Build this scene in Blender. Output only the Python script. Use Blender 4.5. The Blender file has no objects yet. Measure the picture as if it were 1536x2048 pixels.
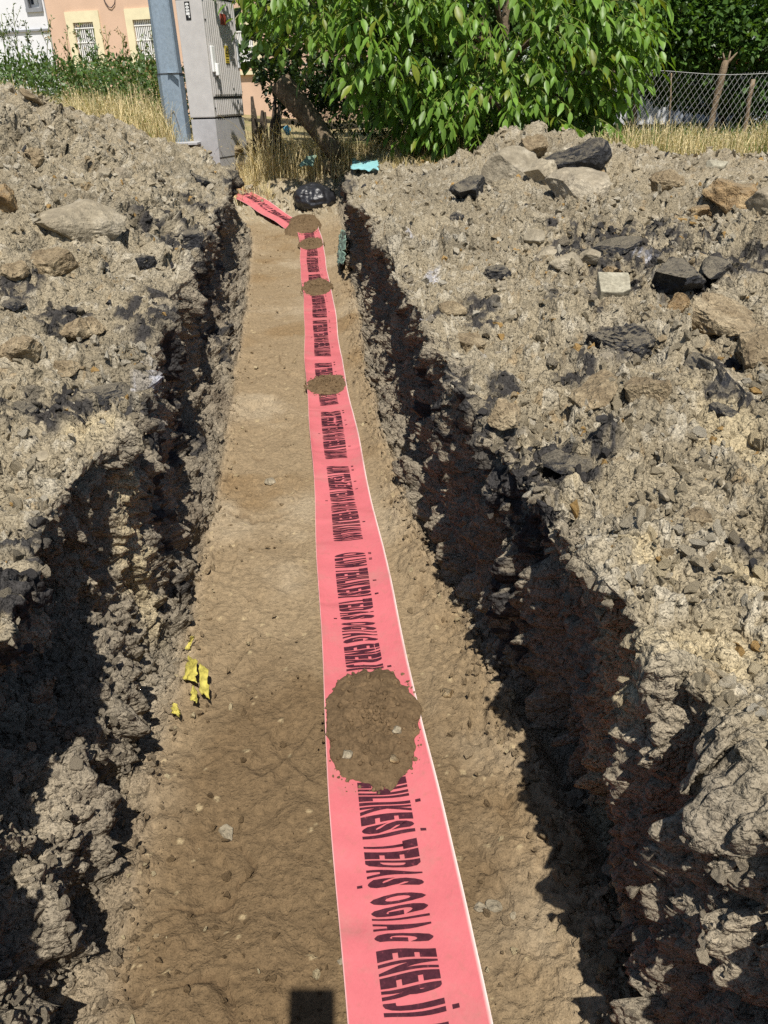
import bpy, bmesh, math, random
import numpy as np
from mathutils import Vector, Matrix, Euler

# ------------------------------------------------------------------ camera, sky, sun, exposure
SC = bpy.context.scene
COL = SC.collection
CAM_H = 1.5
PITCH = math.radians(28.5)
ROLL = math.radians(1.7)
FPX = 1539.0                     # focal length in pixels of the 1536x2048 photograph
_r0 = np.array([1, 0, 0.]); CF = np.array([0, math.cos(PITCH), -math.sin(PITCH)])
_u0 = np.array([0, math.sin(PITCH), math.cos(PITCH)])
CR = math.cos(ROLL) * _r0 - math.sin(ROLL) * _u0
CU = math.sin(ROLL) * _r0 + math.cos(ROLL) * _u0
cam_d = bpy.data.cameras.new('camera'); cam = bpy.data.objects.new('camera', cam_d); COL.objects.link(cam)
cam_d.sensor_fit = 'VERTICAL'; cam_d.sensor_height = 24.0; cam_d.lens = 24.0 * FPX / 2048.0
cam_d.clip_start = 0.02; cam_d.clip_end = 2000
M = Matrix(((CR[0], CU[0], -CF[0], 0), (CR[1], CU[1], -CF[1], 0), (CR[2], CU[2], -CF[2], CAM_H), (0, 0, 0, 1)))
cam.matrix_world = M
SC.camera = cam

SUN_EL = math.radians(59.9); SUN_AZ = math.radians(-9.0)   # light travels 9 degrees left of +Y
W = bpy.data.worlds.new('World'); SC.world = W; W.use_nodes = True
wn = W.node_tree; wn.nodes.clear()
sky = wn.nodes.new('ShaderNodeTexSky'); sky.sky_type = 'NISHITA'; sky.sun_disc = False
sky.sun_elevation = SUN_EL; sky.sun_rotation = math.radians(171.0)
sky.air_density = 1.0; sky.dust_density = 0.6; sky.ozone_density = 1.0
bg = wn.nodes.new('ShaderNodeBackground'); bg.inputs['Strength'].default_value = 0.08
wo = wn.nodes.new('ShaderNodeOutputWorld')
wn.links.new(sky.outputs[0], bg.inputs[0]); wn.links.new(bg.outputs[0], wo.inputs[0])
sd = bpy.data.lights.new('sun', 'SUN'); sd.energy = 5.0; sd.angle = math.radians(0.53); sd.color = (1.0, 0.95, 0.87)
sun = bpy.data.objects.new('sun', sd); COL.objects.link(sun)
_ld = Vector((math.sin(SUN_AZ) * math.cos(SUN_EL), math.cos(SUN_AZ) * math.cos(SUN_EL), -math.sin(SUN_EL)))
sun.rotation_euler = _ld.to_track_quat('-Z', 'Y').to_euler()
VS = SC.view_settings
VS.view_transform = 'Standard'; VS.look = 'None'; VS.exposure = 0.35; VS.gamma = 1.0; VS.use_curve_mapping = False
SC.cycles.use_denoising = False
SC.cycles.max_bounces = 6; SC.cycles.diffuse_bounces = 3; SC.cycles.glossy_bounces = 2
SC.cycles.transmission_bounces = 4; SC.cycles.transparent_max_bounces = 8
SC.cycles.use_adaptive_sampling = False

RND = random.Random(7)
NR = np.random.RandomState(11)
f32 = np.float32

# ------------------------------------------------------------------ helpers
def tag(o, label=None, cat=None, group=None, kind=None):
    if label: o['label'] = label
    if cat: o['category'] = cat
    if group: o['group'] = group
    if kind: o['kind'] = kind
    return o

def link(name, me, mat=None, parent=None):
    o = bpy.data.objects.new(name, me); COL.objects.link(o)
    if mat is not None and me is not None and len(me.materials) == 0: me.materials.append(mat)
    if parent is not None: o.parent = parent
    return o

def empty(name, loc=(0, 0, 0), rz=0.0):
    o = bpy.data.objects.new(name, None); COL.objects.link(o)
    o.empty_display_size = 0.1; o.location = loc; o.rotation_euler = (0, 0, rz)
    return o

def np_mesh(name, V, Fq, smooth=True, attrs=None):
    """fast mesh from numpy arrays; Fq an (n,3) or (n,4) int array"""
    me = bpy.data.meshes.new(name)
    V = np.ascontiguousarray(V, dtype=f32); Fq = np.ascontiguousarray(Fq, dtype=np.int32)
    n, k = Fq.shape
    me.vertices.add(len(V)); me.vertices.foreach_set('co', V.ravel())
    me.loops.add(n * k); me.loops.foreach_set('vertex_index', Fq.ravel())
    me.polygons.add(n)
    me.polygons.foreach_set('loop_start', np.arange(0, n * k, k, dtype=np.int32))
    me.polygons.foreach_set('loop_total', np.full(n, k, dtype=np.int32))
    me.polygons.foreach_set('use_smooth', np.full(n, bool(smooth)))
    if attrs:
        for an, a in attrs.items():
            a = np.ascontiguousarray(a, dtype=f32)
            if a.ndim == 2:
                at = me.attributes.new(an, 'FLOAT_COLOR', 'POINT')
                c4 = np.ones((len(V), 4), dtype=f32); c4[:, :3] = a
                at.data.foreach_set('color', c4.ravel())
            else:
                at = me.attributes.new(an, 'FLOAT', 'POINT'); at.data.foreach_set('value', a)
    me.update(calc_edges=True)
    return me

def bm_mesh(name, bm, smooth=False):
    me = bpy.data.meshes.new(name); bm.to_mesh(me); bm.free()
    for p in me.polygons: p.use_smooth = smooth
    return me

def add_box(bm, c, s, mat=None, bevel=0.0):
    r = bmesh.ops.create_cube(bm, size=1.0)
    vs = r['verts']
    for v in vs: v.co = Vector((v.co.x * s[0], v.co.y * s[1], v.co.z * s[2]))
    if bevel > 0:
        es = list({e for v in vs for e in v.link_edges})
        rb = bmesh.ops.bevel(bm, geom=es, offset=bevel, segments=2, affect='EDGES', profile=0.6)
        vs = list({v for f in rb['faces'] for v in f.verts} | set(v for v in vs if v.is_valid))
    for v in vs:
        v.co += Vector(c)
        if mat is not None: v.co = mat @ v.co
    return vs

def add_tube(bm, pts, rad, seg=8, cap=True):
    """tube through a polyline; rad a number or list"""
    n = len(pts); P = [Vector(p) for p in pts]
    rad = [float(q) for q in rad] if hasattr(rad, '__len__') else [float(rad)] * n
    rings = []
    for i in range(n):
        d = (P[min(i + 1, n - 1)] - P[max(i - 1, 0)])
        d = d.normalized() if d.length > 1e-9 else Vector((0, 0, 1))
        a = Vector((0, 0, 1)) if abs(d.z) < 0.9 else Vector((1, 0, 0))
        s = d.cross(a).normalized(); t = d.cross(s)
        rings.append([bm.verts.new(P[i] + rad[i] * (math.cos(2 * math.pi * k / seg) * s + math.sin(2 * math.pi * k / seg) * t)) for k in range(seg)])
    for i in range(n - 1):
        for k in range(seg):
            bm.faces.new((rings[i][k], rings[i][(k + 1) % seg], rings[i + 1][(k + 1) % seg], rings[i + 1][k]))
    if cap:
        bm.faces.new(rings[0][::-1]); bm.faces.new(rings[-1])

# numpy lattice noise --------------------------------------------------------
def _h(ix, iy, iz, seed):
    x = (ix.astype(np.uint32) * np.uint32(374761393) + iy.astype(np.uint32) * np.uint32(668265263)
         + iz.astype(np.uint32) * np.uint32(2147483647 - 57) + np.uint32((seed * 974711 + 12345) & 0xffffffff))
    x = (x ^ (x >> np.uint32(13))) * np.uint32(1274126177)
    x = (x ^ (x >> np.uint32(16))) * np.uint32(2246822519)
    x = x ^ (x >> np.uint32(15))
    return x
def hf(ix, iy, iz, seed):
    return (_h(ix, iy, iz, seed) >> np.uint32(8)).astype(f32) * f32(1.0 / 16777216.0)
def vnoise(P, scale, seed=0):
    """value noise in [-1,1], P (n,3); scale = lattice size (number or 3 numbers)"""
    Q = (P / np.asarray(scale, dtype=f32)).astype(f32) + f32(1000.37)
    I = np.floor(Q).astype(np.int32); T = Q - I
    T = T * T * T * (T * (T * 6 - 15) + 10)
    out = np.zeros(len(P), dtype=f32)
    for dx in (0, 1):
        wx = T[:, 0] if dx else 1 - T[:, 0]
        for dy in (0, 1):
            wy = wx * (T[:, 1] if dy else 1 - T[:, 1])
            for dz in (0, 1):
                out += wy * (T[:, 2] if dz else 1 - T[:, 2]) * hf(I[:, 0] + dx, I[:, 1] + dy, I[:, 2] + dz, seed)
    return out * 2 - 1
def fbm(P, scale, octv=4, seed=0, gain=0.5):
    s = np.asarray(scale, dtype=f32); a = 1.0; t = 0.0; out = np.zeros(len(P), dtype=f32)
    for o in range(octv):
        out += f32(a) * vnoise(P, s, seed + o * 17); t += a; a *= gain; s = s * f32(0.5)
    return out / f32(t)
def pebbles(P, scale, seed=0, fill=0.6):
    """rounded bumps, each lattice cell one stone of random size: returns height 0..1 and an id per stone"""
    Q = (P / np.asarray(scale, dtype=f32)).astype(f32) + f32(500.5)
    B = np.floor(Q - f32(0.5)).astype(np.int32)
    best = np.zeros(len(P), dtype=f32); bid = np.zeros(len(P), dtype=f32)
    for dx in (0, 1):
        for dy in (0, 1):
            for dz in (0, 1):
                ix = B[:, 0] + dx; iy = B[:, 1] + dy; iz = B[:, 2] + dz
                h = _h(ix, iy, iz, seed)
                j1 = (h & np.uint32(255)).astype(f32) / 255; j2 = ((h >> np.uint32(8)) & np.uint32(255)).astype(f32) / 255
                j3 = ((h >> np.uint32(16)) & np.uint32(255)).astype(f32) / 255; j4 = (h >> np.uint32(24)).astype(f32) / 255
                rr = np.where(j4 < fill, 0.28 + 0.3 * (j4 / fill) ** 2, 1e-3).astype(f32)
                d2 = (Q[:, 0] - (ix + 0.27 + 0.46 * j1)) ** 2 + (Q[:, 1] - (iy + 0.27 + 0.46 * j2)) ** 2 + (Q[:, 2] - (iz + 0.27 + 0.46 * j3)) ** 2
                hh = np.sqrt(np.maximum(0, rr * rr - d2))
                m = hh > best
                best = np.where(m, hh, best); bid = np.where(m, (j1 * 7.3 + j2 * 3.1 + j3 * 5.7) % 1.0, bid)
    return best / f32(0.55), bid
def facets(P, scale, seed=0, tilt=1.0):
    """broken-clod relief: every lattice cell one tilted plane at its own height, about -1..1, plus a cell id"""
    Q = (P / np.asarray(scale, dtype=f32)).astype(f32) + f32(700.5)
    B = np.floor(Q - f32(0.5)).astype(np.int32)
    bd = np.full(len(P), 9, dtype=f32); val = np.zeros(len(P), dtype=f32); bid = np.zeros(len(P), dtype=f32); sd2 = np.full(len(P), 9, dtype=f32)
    for dx in (0, 1):
        for dy in (0, 1):
            for dz in (0, 1):
                ix = B[:, 0] + dx; iy = B[:, 1] + dy; iz = B[:, 2] + dz
                h = _h(ix, iy, iz, seed)
                j1 = (h & np.uint32(255)).astype(f32) / 255; j2 = ((h >> np.uint32(8)) & np.uint32(255)).astype(f32) / 255
                j3 = ((h >> np.uint32(16)) & np.uint32(255)).astype(f32) / 255; j4 = (h >> np.uint32(24)).astype(f32) / 255
                ox = Q[:, 0] - (ix + 0.2 + 0.6 * j1); oy = Q[:, 1] - (iy + 0.2 + 0.6 * j2); oz = Q[:, 2] - (iz + 0.2 + 0.6 * j3)
                d2 = ox * ox + oy * oy + oz * oz
                g = (j4 * 2 - 1) + tilt * ((j2 * 2 - 1) * ox + (j3 * 2 - 1) * oy + (j1 * 2 - 1) * oz) * 1.3
                m = d2 < bd
                sd2 = np.where(m, bd, np.minimum(sd2, d2)); val = np.where(m, g, val); bid = np.where(m, j4, bid); bd = np.where(m, d2, bd)
    crack = np.sqrt(sd2) - np.sqrt(bd)
    return val - 0.7 * np.exp(-(crack / .10) ** 2), bid
def sstep(a, b, x):
    t = np.clip((x - a) / (b - a), 0, 1); return t * t * (3 - 2 * t)

# pixel of the photograph -> ray; used to find where on the built ground a thing stands
def ray(px, py):
    d = CF * FPX + CR * (px - 768) - CU * (py - 1024); return d / np.linalg.norm(d)
def at_y(px, py, Y):
    d = ray(px, py); return np.array([0, 0, CAM_H]) + d * (Y / d[1])
def at_z(px, py, z):
    d = ray(px, py); return np.array([0, 0, CAM_H]) + d * ((z - CAM_H) / d[2])

# ------------------------------------------------------------------ materials
def new_mat(name):
    m = bpy.data.materials.new(name); m.use_nodes = True
    nt = m.node_tree; b = nt.nodes['Principled BSDF']
    b.inputs['Specular IOR Level'].default_value = 0.25
    return m, nt, b
def N(nt, t, **kw):
    n = nt.nodes.new(t)
    for k, v in kw.items(): setattr(n, k, v)
    return n
def noise_node(nt, scale, detail=4, rough=0.6, coord=None):
    n = N(nt, 'ShaderNodeTexNoise'); n.inputs['Scale'].default_value = scale
    n.inputs['Detail'].default_value = detail; n.inputs['Roughness'].default_value = rough
    if coord is not None: nt.links.new(coord, n.inputs['Vector'])
    return n
def ramp(nt, src, stops):
    r = N(nt, 'ShaderNodeValToRGB'); cr = r.color_ramp
    while len(cr.elements) > 1: cr.elements.remove(cr.elements[0])
    cr.elements[0].position = stops[0][0]; cr.elements[0].color = (*stops[0][1], 1)
    for p, c in stops[1:]:
        e = cr.elements.new(p); e.color = (*c, 1)
    nt.links.new(src, r.inputs[0]); return r
def mul(nt, a, b, fac=1.0, mode='MULTIPLY'):
    m = N(nt, 'ShaderNodeMix', data_type='RGBA', blend_type=mode); m.inputs[0].default_value = fac
    nt.links.new(a, m.inputs[6]); nt.links.new(b, m.inputs[7]); return m.outputs[2]
def bump(nt, h, dist, strength, prev=None):
    b = N(nt, 'ShaderNodeBump'); b.inputs['Distance'].default_value = dist; b.inputs['Strength'].default_value = strength
    nt.links.new(h, b.inputs['Height'])
    if prev is not None: nt.links.new(prev, b.inputs['Normal'])
    return b.outputs[0]
def grainy(name, stops, scale=8.0, rough=0.9, fine=160.0, bd=0.004, bs=0.6, attr=None, spec=0.2, mid=40.0, metal=0.0, obj_vary=0.0, space='Object', dust=0.0, inst=False, crumb=0.0, cs=1.0):
    """soil / stone / metal look: colour ramp over noise, fine speckle, two bumps"""
    m, nt, b = new_mat(name)
    tc = N(nt, 'ShaderNodeTexCoord'); co = tc.outputs[space]
    if attr:
        a = N(nt, 'ShaderNodeAttribute', attribute_name=attr); base = a.outputs['Color']
        if inst: a.attribute_type = 'INSTANCER'
    else:
        n0 = noise_node(nt, scale, 5, 0.65, co); base = ramp(nt, n0.outputs[0], stops).outputs[0]
    n1 = noise_node(nt, fine, 3, 0.7, co); sp = ramp(nt, n1.outputs[0], [(0.25, (0.7,) * 3), (0.5, (1.0,) * 3), (0.75, (1.3,) * 3)])
    c = mul(nt, base, sp.outputs[0])
    n2 = noise_node(nt, mid, 3, 0.6, co); sp2 = ramp(nt, n2.outputs[0], [(0.3, (0.75,) * 3), (0.7, (1.2,) * 3)])
    c = mul(nt, c, sp2.outputs[0])
    if obj_vary > 0:
        oi = N(nt, 'ShaderNodeObjectInfo')
        rv = ramp(nt, oi.outputs['Random'], [(0, (1 - obj_vary,) * 3), (0.5, (1, 1 - .1 * obj_vary, 1 - .25 * obj_vary)), (1, (1 + obj_vary,) * 3)])
        c = mul(nt, c, rv.outputs[0])
    if dust > 0:
        ge = N(nt, 'ShaderNodeNewGeometry'); sx_ = N(nt, 'ShaderNodeSeparateXYZ'); nt.links.new(ge.outputs['True Normal'], sx_.inputs[0])
        nd = noise_node(nt, 18, 4, .7, co); ad = N(nt, 'ShaderNodeMath', operation='ADD'); nt.links.new(sx_.outputs[2], ad.inputs[0]); nt.links.new(nd.outputs[0], ad.inputs[1])
        mr = N(nt, 'ShaderNodeMapRange'); mr.inputs[1].default_value = 1.08; mr.inputs[2].default_value = 1.5; mr.inputs[4].default_value = dust; nt.links.new(ad.outputs[0], mr.inputs[0])
        dm = N(nt, 'ShaderNodeMix', data_type='RGBA'); nt.links.new(mr.outputs[0], dm.inputs[0]); nt.links.new(c, dm.inputs[6]); dm.inputs[7].default_value = (.22, .185, .125, 1); c = dm.outputs[2]
    nt.links.new(c, b.inputs['Base Color'])
    b.inputs['Roughness'].default_value = rough; b.inputs['Specular IOR Level'].default_value = spec
    b.inputs['Metallic'].default_value = metal
    n3 = noise_node(nt, fine * 0.5, 4, 0.75, co)
    nrm = bump(nt, n2.outputs[0], bd * 1.6, bs)
    nrm = bump(nt, n3.outputs[0], bd, bs, nrm)
    if crumb > 0:
        for sc_, d_ in ((38 * cs, .016 / cs), (85 * cs, .009 / cs)):
            wv = N(nt, 'ShaderNodeVectorMath', operation='MULTIPLY_ADD'); nw = noise_node(nt, sc_ * .8, 2, .5, co); nt.links.new(nw.outputs['Color'], wv.inputs[0]); wv.inputs[1].default_value = (.9 / sc_,) * 3; nt.links.new(co, wv.inputs[2])
            vo = N(nt, 'ShaderNodeTexVoronoi'); vo.inputs['Scale'].default_value = sc_; nt.links.new(wv.outputs[0], vo.inputs['Vector'])
            iv = N(nt, 'ShaderNodeMath', operation='SUBTRACT'); iv.inputs[0].default_value = 1.0; nt.links.new(vo.outputs['Distance'], iv.inputs[1])
            nrm = bump(nt, iv.outputs[0], d_, crumb, nrm)
    nt.links.new(nrm, b.inputs['Normal'])
    return m

MAT = {}
MAT['soil'] = grainy('soil', None, attr='Col', fine=240, mid=60, bd=0.006, bs=0.75, rough=0.95, spec=0.12, crumb=0.75)
MAT['clod_inst'] = grainy('loose_clod', None, attr='tint', inst=True, fine=220, mid=60, bd=0.004, bs=0.6, rough=0.95, spec=0.12)
MAT['floor'] = grainy('trench_floor_soil', None, attr='Col', fine=330, mid=60, bd=0.005, bs=0.8, rough=0.95, spec=0.12, crumb=0.3, cs=2.0)
MAT['clod'] = grainy('clod', None, attr='Col', fine=220, mid=60, bd=0.004, bs=0.6, rough=0.95, spec=0.12)
MAT['stone'] = grainy('grey_stone', [(0.3, (0.16, 0.135, 0.10)), (0.5, (0.28, 0.24, 0.175)), (0.7, (0.36, 0.315, 0.235))], 7, obj_vary=0.25, fine=120, mid=25, bd=0.009, bs=.9, dust=.5)
MAT['limestone'] = grainy('pale_stone', [(0.3, (0.22, 0.185, 0.13)), (0.55, (0.33, 0.285, 0.205)), (0.75, (0.46, 0.41, 0.32))], 5, obj_vary=0.15, fine=120, mid=22, bd=0.009, bs=.9, dust=.45)
MAT['ochre'] = grainy('ochre_clay', [(0.3, (0.15, 0.100, 0.052)), (0.5, (0.27, 0.185, 0.095)), (0.7, (0.42, 0.315, 0.175))], 12, obj_vary=0.15, fine=120, mid=30, bd=0.012, bs=.9, dust=0.6)
MAT['brownclod'] = grainy('brown_clod', [(0.3, (0.15, 0.11, 0.065)), (0.5, (0.25, 0.195, 0.12)), (0.7, (0.33, 0.27, 0.175))], 9, obj_vary=0.2, fine=140, mid=35, bd=0.01, bs=0.9)
MAT['asphalt'] = grainy('broken_asphalt', [(0.35, (0.010, 0.010, 0.012)), (0.55, (0.025, 0.025, 0.028)), (0.66, (0.075, 0.07, 0.062)), (0.78, (0.26, 0.235, 0.19))], 22, rough=0.62, fine=150, mid=60, bd=0.012, bs=1.0, spec=0.4, dust=0.85)
MAT['concrete'] = grainy('concrete', [(0.3, (0.24, 0.215, 0.155)), (0.55, (0.31, 0.285, 0.21)), (0.8, (0.40, 0.37, 0.29))], 14, fine=150, mid=50, bd=0.002, bs=0.5)

# ------------------------------------------------------------------ terrain: trench between two spoil banks
def ip(Y, ys, vs): return np.interp(Y, ys, vs).astype(f32)
RIMR = ([-3, .74, .81, .92, 1.1, 1.34, 1.57, 1.8, 2.38, 3.0, 4.0, 5.8, 7.4, 9.0, 10.2, 11, 12, 14],
        [.52, .50, .47, .43, .41, .36, .315, .26, .205, .185, .09, -.04, -.25, -.30, -.25, -.15, -.05, .1])
BASR = ([-3, .78, 1.22, 1.86, 2.77, 3.5, 4.6, 6.47, 9.5, 10.5, 12, 14], [.47, .455, .425, .305, .107, .015, -.076, -.168, -.364, -.45, -.6, -.7])
RIML = ([-3, 1.0, 1.36, 1.6, 1.8, 1.92, 2.17, 2.57, 3.3, 4.3, 5.5, 7.25, 9.3, 9.9, 10.3, 10.9, 11.6, 12.2, 14],
        [-.62, -.63, -.72, -.75, -.72, -.65, -.68, -.78, -.9, -1.0, -1.12, -1.31, -1.55, -1.62, -1.95, -2.9, -2.9, -1.9, -1.9])
BASL = ([-3, .8, 1.25, 2.03, 2.9, 4.15, 6.6, 9.3, 9.9, 10.3, 10.9, 11.6, 12.2, 14],
        [-.56, -.56, -.60, -.645, -.72, -.85, -1.11, -1.44, -1.53, -1.85, -2.7, -2.7, -1.7, -1.5])
FLZ = ([-3, 8.8, 9.8, 10.5, 11.2, 12.0, 12.8, 14], [0, 0, .05, .13, .27, .50, .74, .85])
RZR = ([-3, 0, 1.2, 3, 6, 8.5, 10, 11, 12, 14], [.74, .73, .72, .72, .71, .70, .66, .66, .72, .86])
RZL = ([-3, 0, 1.2, 3, 6, 8.5, 10, 12, 14], [.74, .73, .72, .72, .73, .76, .80, .84, .88])
LPTS = np.array([(-1.45, 3, .86), (-1.21, 2.2, .80), (-2.5, 6, 1.52), (-2.5, 8, 1.36), (-2.45, 10, 1.02), (-1.78, 4, 1.02), (-1.12, 1.7, .70), (-1.2, .9, .74),
                 (-2.1, 2, .95), (-2.5, 0, .85), (-4.2, 6, 1.6), (-4.2, 9, 1.3), (-4, 3, 1.3), (-3.4, 12.5, 1.05), (-2.4, 12.2, .90), (-1.6, 6.3, .93), (-1.75, 8, .93), (-6, 5, 1.5), (-6, 10, 1.1), (-5, 0, 1.),
                 (-1.0, -2, .8), (-4, -2, .9), (-3.2, 7.2, 1.60), (-2.0, 5, 1.18), (-6, 13, 1.1)])
RPTS = np.array([(1.3, 2.5, .70), (.85, 1.5, .70), (1.1, 3.8, .66), (1.4, 8, 1.10), (.6, 7.5, .78), (2.84, 6, .88), (2, 4, .82), (1.4, 6, .82), (.45, 5, .74), (1.5, .9, .78), (3, 2, .92),
                 (4, 4, .95), (1.2, 9.2, .82), (.2, 10, .68), (3.4, 9.2, .72), (5, 8, .76), (2.2, 10.5, .72), (.6, 3, .72), (.5, 12, .78), (3, 13, .78), (6, 13, .8), (6, 4, .95), (1.2, -2, .8), (4, -2, .9), (1.9, 7.6, 1.04), (.6, 10.8, .7), (1.0, 8.2, .98)])
def rbf_fit(P):
    d = np.linalg.norm(P[:, None, :2] - P[None, :, :2], axis=2); d = np.sqrt(d * d + 0.09)
    A = np.block([[d, np.ones((len(P), 1))], [np.ones((1, len(P))), np.zeros((1, 1))]])
    return np.linalg.solve(A + np.diag([0.02] * len(P) + [0]), np.append(P[:, 2], 0))
WL, WR = rbf_fit(LPTS), rbf_fit(RPTS)
def rbf(P, w, X, Y):
    out = np.full(X.shape, w[-1], dtype=f32)
    for (px, py, _), c in zip(P, w[:-1]): out += f32(c) * np.sqrt((X - px) ** 2 + (Y - py) ** 2 + 0.09).astype(f32)
    return out

ROWS_NEAR, ROWS = 36, 860
ys = np.concatenate([np.linspace(-2.2, 0.26, ROWS_NEAR, endpoint=False), 0.26 * (13.6 / 0.26) ** np.linspace(0, 1, ROWS) ** 0.88]).astype(f32)
NB_L, NW, NF, NB_R = 290, 115, 150, 330
def bank_u(n): t = np.linspace(0, 1, n + 1)[1:]; return t ** 1.25
Yg = ys[:, None]
rimL, basL, rimR, basR = ip(ys, *RIML)[:, None], ip(ys, *BASL)[:, None], ip(ys, *RIMR)[:, None], ip(ys, *BASR)[:, None]
fz, rzl, rzr = ip(ys, *FLZ)[:, None], ip(ys, *RZL)[:, None], ip(ys, *RZR)[:, None]
wob = lambda sd, sc, a: a * vnoise(np.stack([ys * 0, ys, ys * 0], 1), sc, sd)[:, None]
rimL = rimL + wob(1, .23, .035) + wob(2, .6, .03); rimR = rimR + wob(3, .21, .03) + wob(4, .55, .03)
basL = basL + wob(5, .3, .02); basR = basR + wob(6, .3, .02)
rzl = rzl + wob(7, .4, .03); rzr = rzr + wob(8, .4, .03)
wid = (1.0 + 0.56 * np.maximum(ys, 0))[:, None]
# left bank, from the outside in
uL = bank_u(NB_L)[::-1][None, :]
XL = rimL - wid * uL; dL = wid * uL
ZL = rbf(LPTS, WL, XL, np.broadcast_to(Yg, XL.shape)); ZL = rzl * (1 - sstep(.0, .45, dL)) + ZL * sstep(.0, .45, dL)
uR = bank_u(NB_R)[None, :]
XR = rimR + wid * uR; dR = wid * uR
ZR = rbf(RPTS, WR, XR, np.broadcast_to(Yg, XR.shape)); ZR = rzr * (1 - sstep(.0, .45, dR)) + ZR * sstep(.0, .45, dR)
# walls: undercut below the crust, swelling lower down
v = np.linspace(0, 1, NW)[None, :]
Pn = np.stack([np.zeros(len(ys)), ys, np.zeros(len(ys))], 1)
ucL = (0.10 + 0.055 * vnoise(Pn, .7, 31) + 0.03 * vnoise(Pn, .25, 32))[:, None]
ucR = (0.075 - .075 * (1 - sstep(.8, 1.7, ys)) + 0.055 * vnoise(Pn, .7, 33) + 0.03 * vnoise(Pn, .25, 34))[:, None]
def prof(v): return np.sin(np.pi * np.clip(v, 0, 1) ** 0.75) ** 1.0
nearL = (1 - sstep(1.40, 1.85, ys))[:, None]; nearR = (1 - sstep(1.3, 1.9, ys))[:, None]
gb = lambda v, c, w: np.exp(-((v - c) / w) ** 2)
hang = (0.11 * gb(v, .32, .22) - 0.085 * gb(v, .72, .13) + 0.07 * gb(v, .97, .09)) * (0.6 + 0.7 * sstep(-.5, .5, vnoise(Pn, .33, 37)))[:, None]
XWL = rimL + (basL - rimL) * (nearL * v ** 1.1 + (1 - nearL) * v ** 3.2) - ucL * np.sin(np.pi * v ** 1.15) - nearL * hang
XWR = rimR + (basR - rimR) * (nearR * v ** 1.1 + (1 - nearR) * v ** 2.6) + ucR * prof(v) - nearR * (0.03 * gb(v, .5, .25) - 0.05 * gb(v, .95, .08))
ZWL = rzl + (fz - rzl) * v; ZWR = rzr + (fz - rzr) * v
uf = np.linspace(0, 1, NF + 2)[1:-1][None, :]
XF = basL + (basR - basL) * uf; ZF = fz + 0 * uf + 0.03 * (np.abs(uf - .5) * 2) ** 4
X = np.concatenate([XL, XWL, XF, XWR[:, ::-1], XR], 1).astype(f32)
ZF = np.where(uf < .5, fz + (ZF - fz) * .3, ZF)
Z = np.concatenate([ZL, ZWL, ZF, ZWR[:, ::-1], ZR], 1).astype(f32)
Y = np.broadcast_to(Yg, X.shape).astype(f32).copy()
nr, nc = X.shape
cL, cWL, cF, cWR = NB_L, NB_L + NW, NB_L + NW + NF, NB_L + 2 * NW + NF
ci = np.arange(nc)[None, :]
wallm = np.zeros(nc, f32); wallm[cL:cWL] = 1; wallm[cF:cWR] = 1
k = np.exp(-np.linspace(-2, 2, 25) ** 2); wallm = np.convolve(np.pad(wallm, 12, mode='edge'), k / k.sum(), 'valid')
floorm = np.zeros(nc, f32); floorm[cWL:cF] = 1
k = np.exp(-np.linspace(-2, 2, 17) ** 2); floorm = np.convolve(np.pad(floorm, 8, mode='edge'), k / k.sum(), 'valid')
wallm = np.broadcast_to(wallm.astype(f32)[None, :], X.shape); floorm = np.broadcast_to(floorm.astype(f32)[None, :], X.shape)
endfl = sstep(9.6, 11.0, Y)                      # the trench runs out: floor turns to rough ground
floorm = floorm * (1 - endfl)
wallm = wallm * (1 - 0.5 * sstep(11.3, 12.3, Y))
def normals(X, Y, Z):
    du = np.stack([np.gradient(a, axis=1) for a in (X, Y, Z)], -1); dv = np.stack([np.gradient(a, axis=0) for a in (X, Y, Z)], -1)
    n = np.cross(du, dv); return n / (np.linalg.norm(n, axis=2, keepdims=True) + 1e-9)
Nn = normals(X, Y, Z).astype(f32)
for _ in range(3):                               # soften the normals across the rims
    Nn = (Nn + np.roll(Nn, 3, 1) + np.roll(Nn, -3, 1)); Nn /= np.linalg.norm(Nn, axis=2, keepdims=True) + 1e-9
Nf = Nn.reshape(-1, 3)
P = np.stack([X, Y, Z], -1).reshape(-1, 3)
wm = wallm.reshape(-1); fm = floorm.reshape(-1); bmk = np.clip(1 - wm - fm, 0, 1)
DX = np.stack([vnoise(P, .13, 91), vnoise(P, .13, 92), vnoise(P, .13, 93)], 1) * 0.03     # domain warp
Pw = P + DX
pb1, id1 = pebbles(Pw, .16, 41, .5); pb2, id2 = pebbles(Pw, .075, 42, .65); pb3, id3 = pebbles(Pw, .034, 43, .7); pb4, id4 = pebbles(Pw, .017, 44, .7)
big = fbm(P, .55, 3, 51); med = fbm(Pw, .2, 4, 52); fine = fbm(Pw, .045, 3, 53)
str_ = fbm(Pw * np.array([1, 1, 1], f32), np.array([.085, .07, .65], f32), 5, 54, .55)
chunk = np.abs(fbm(Pw, np.array([.14, .12, .2], f32), 4, 55))
patch = sstep(-.25, .35, fbm(P, .5, 3, 56))
Pf = P + 0.6 * DX + np.stack([vnoise(P, .03, 94), vnoise(P, .03, 95), vnoise(P, .03, 96)], 1) * 0.008
fa, _ = facets(Pf, .15, 45); fb, idb = facets(Pf, .062, 46); fc, idc = facets(Pf, .027, 47)
fw, _ = facets(Pf, np.array([.085, .075, .26], f32), 48); fv, _ = facets(Pf, np.array([.04, .035, .075], f32), 49)
crumb = fbm(Pw, .022, 2, 57)
patch2 = sstep(-.2, .3, fbm(P, .45, 3, 58))
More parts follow.
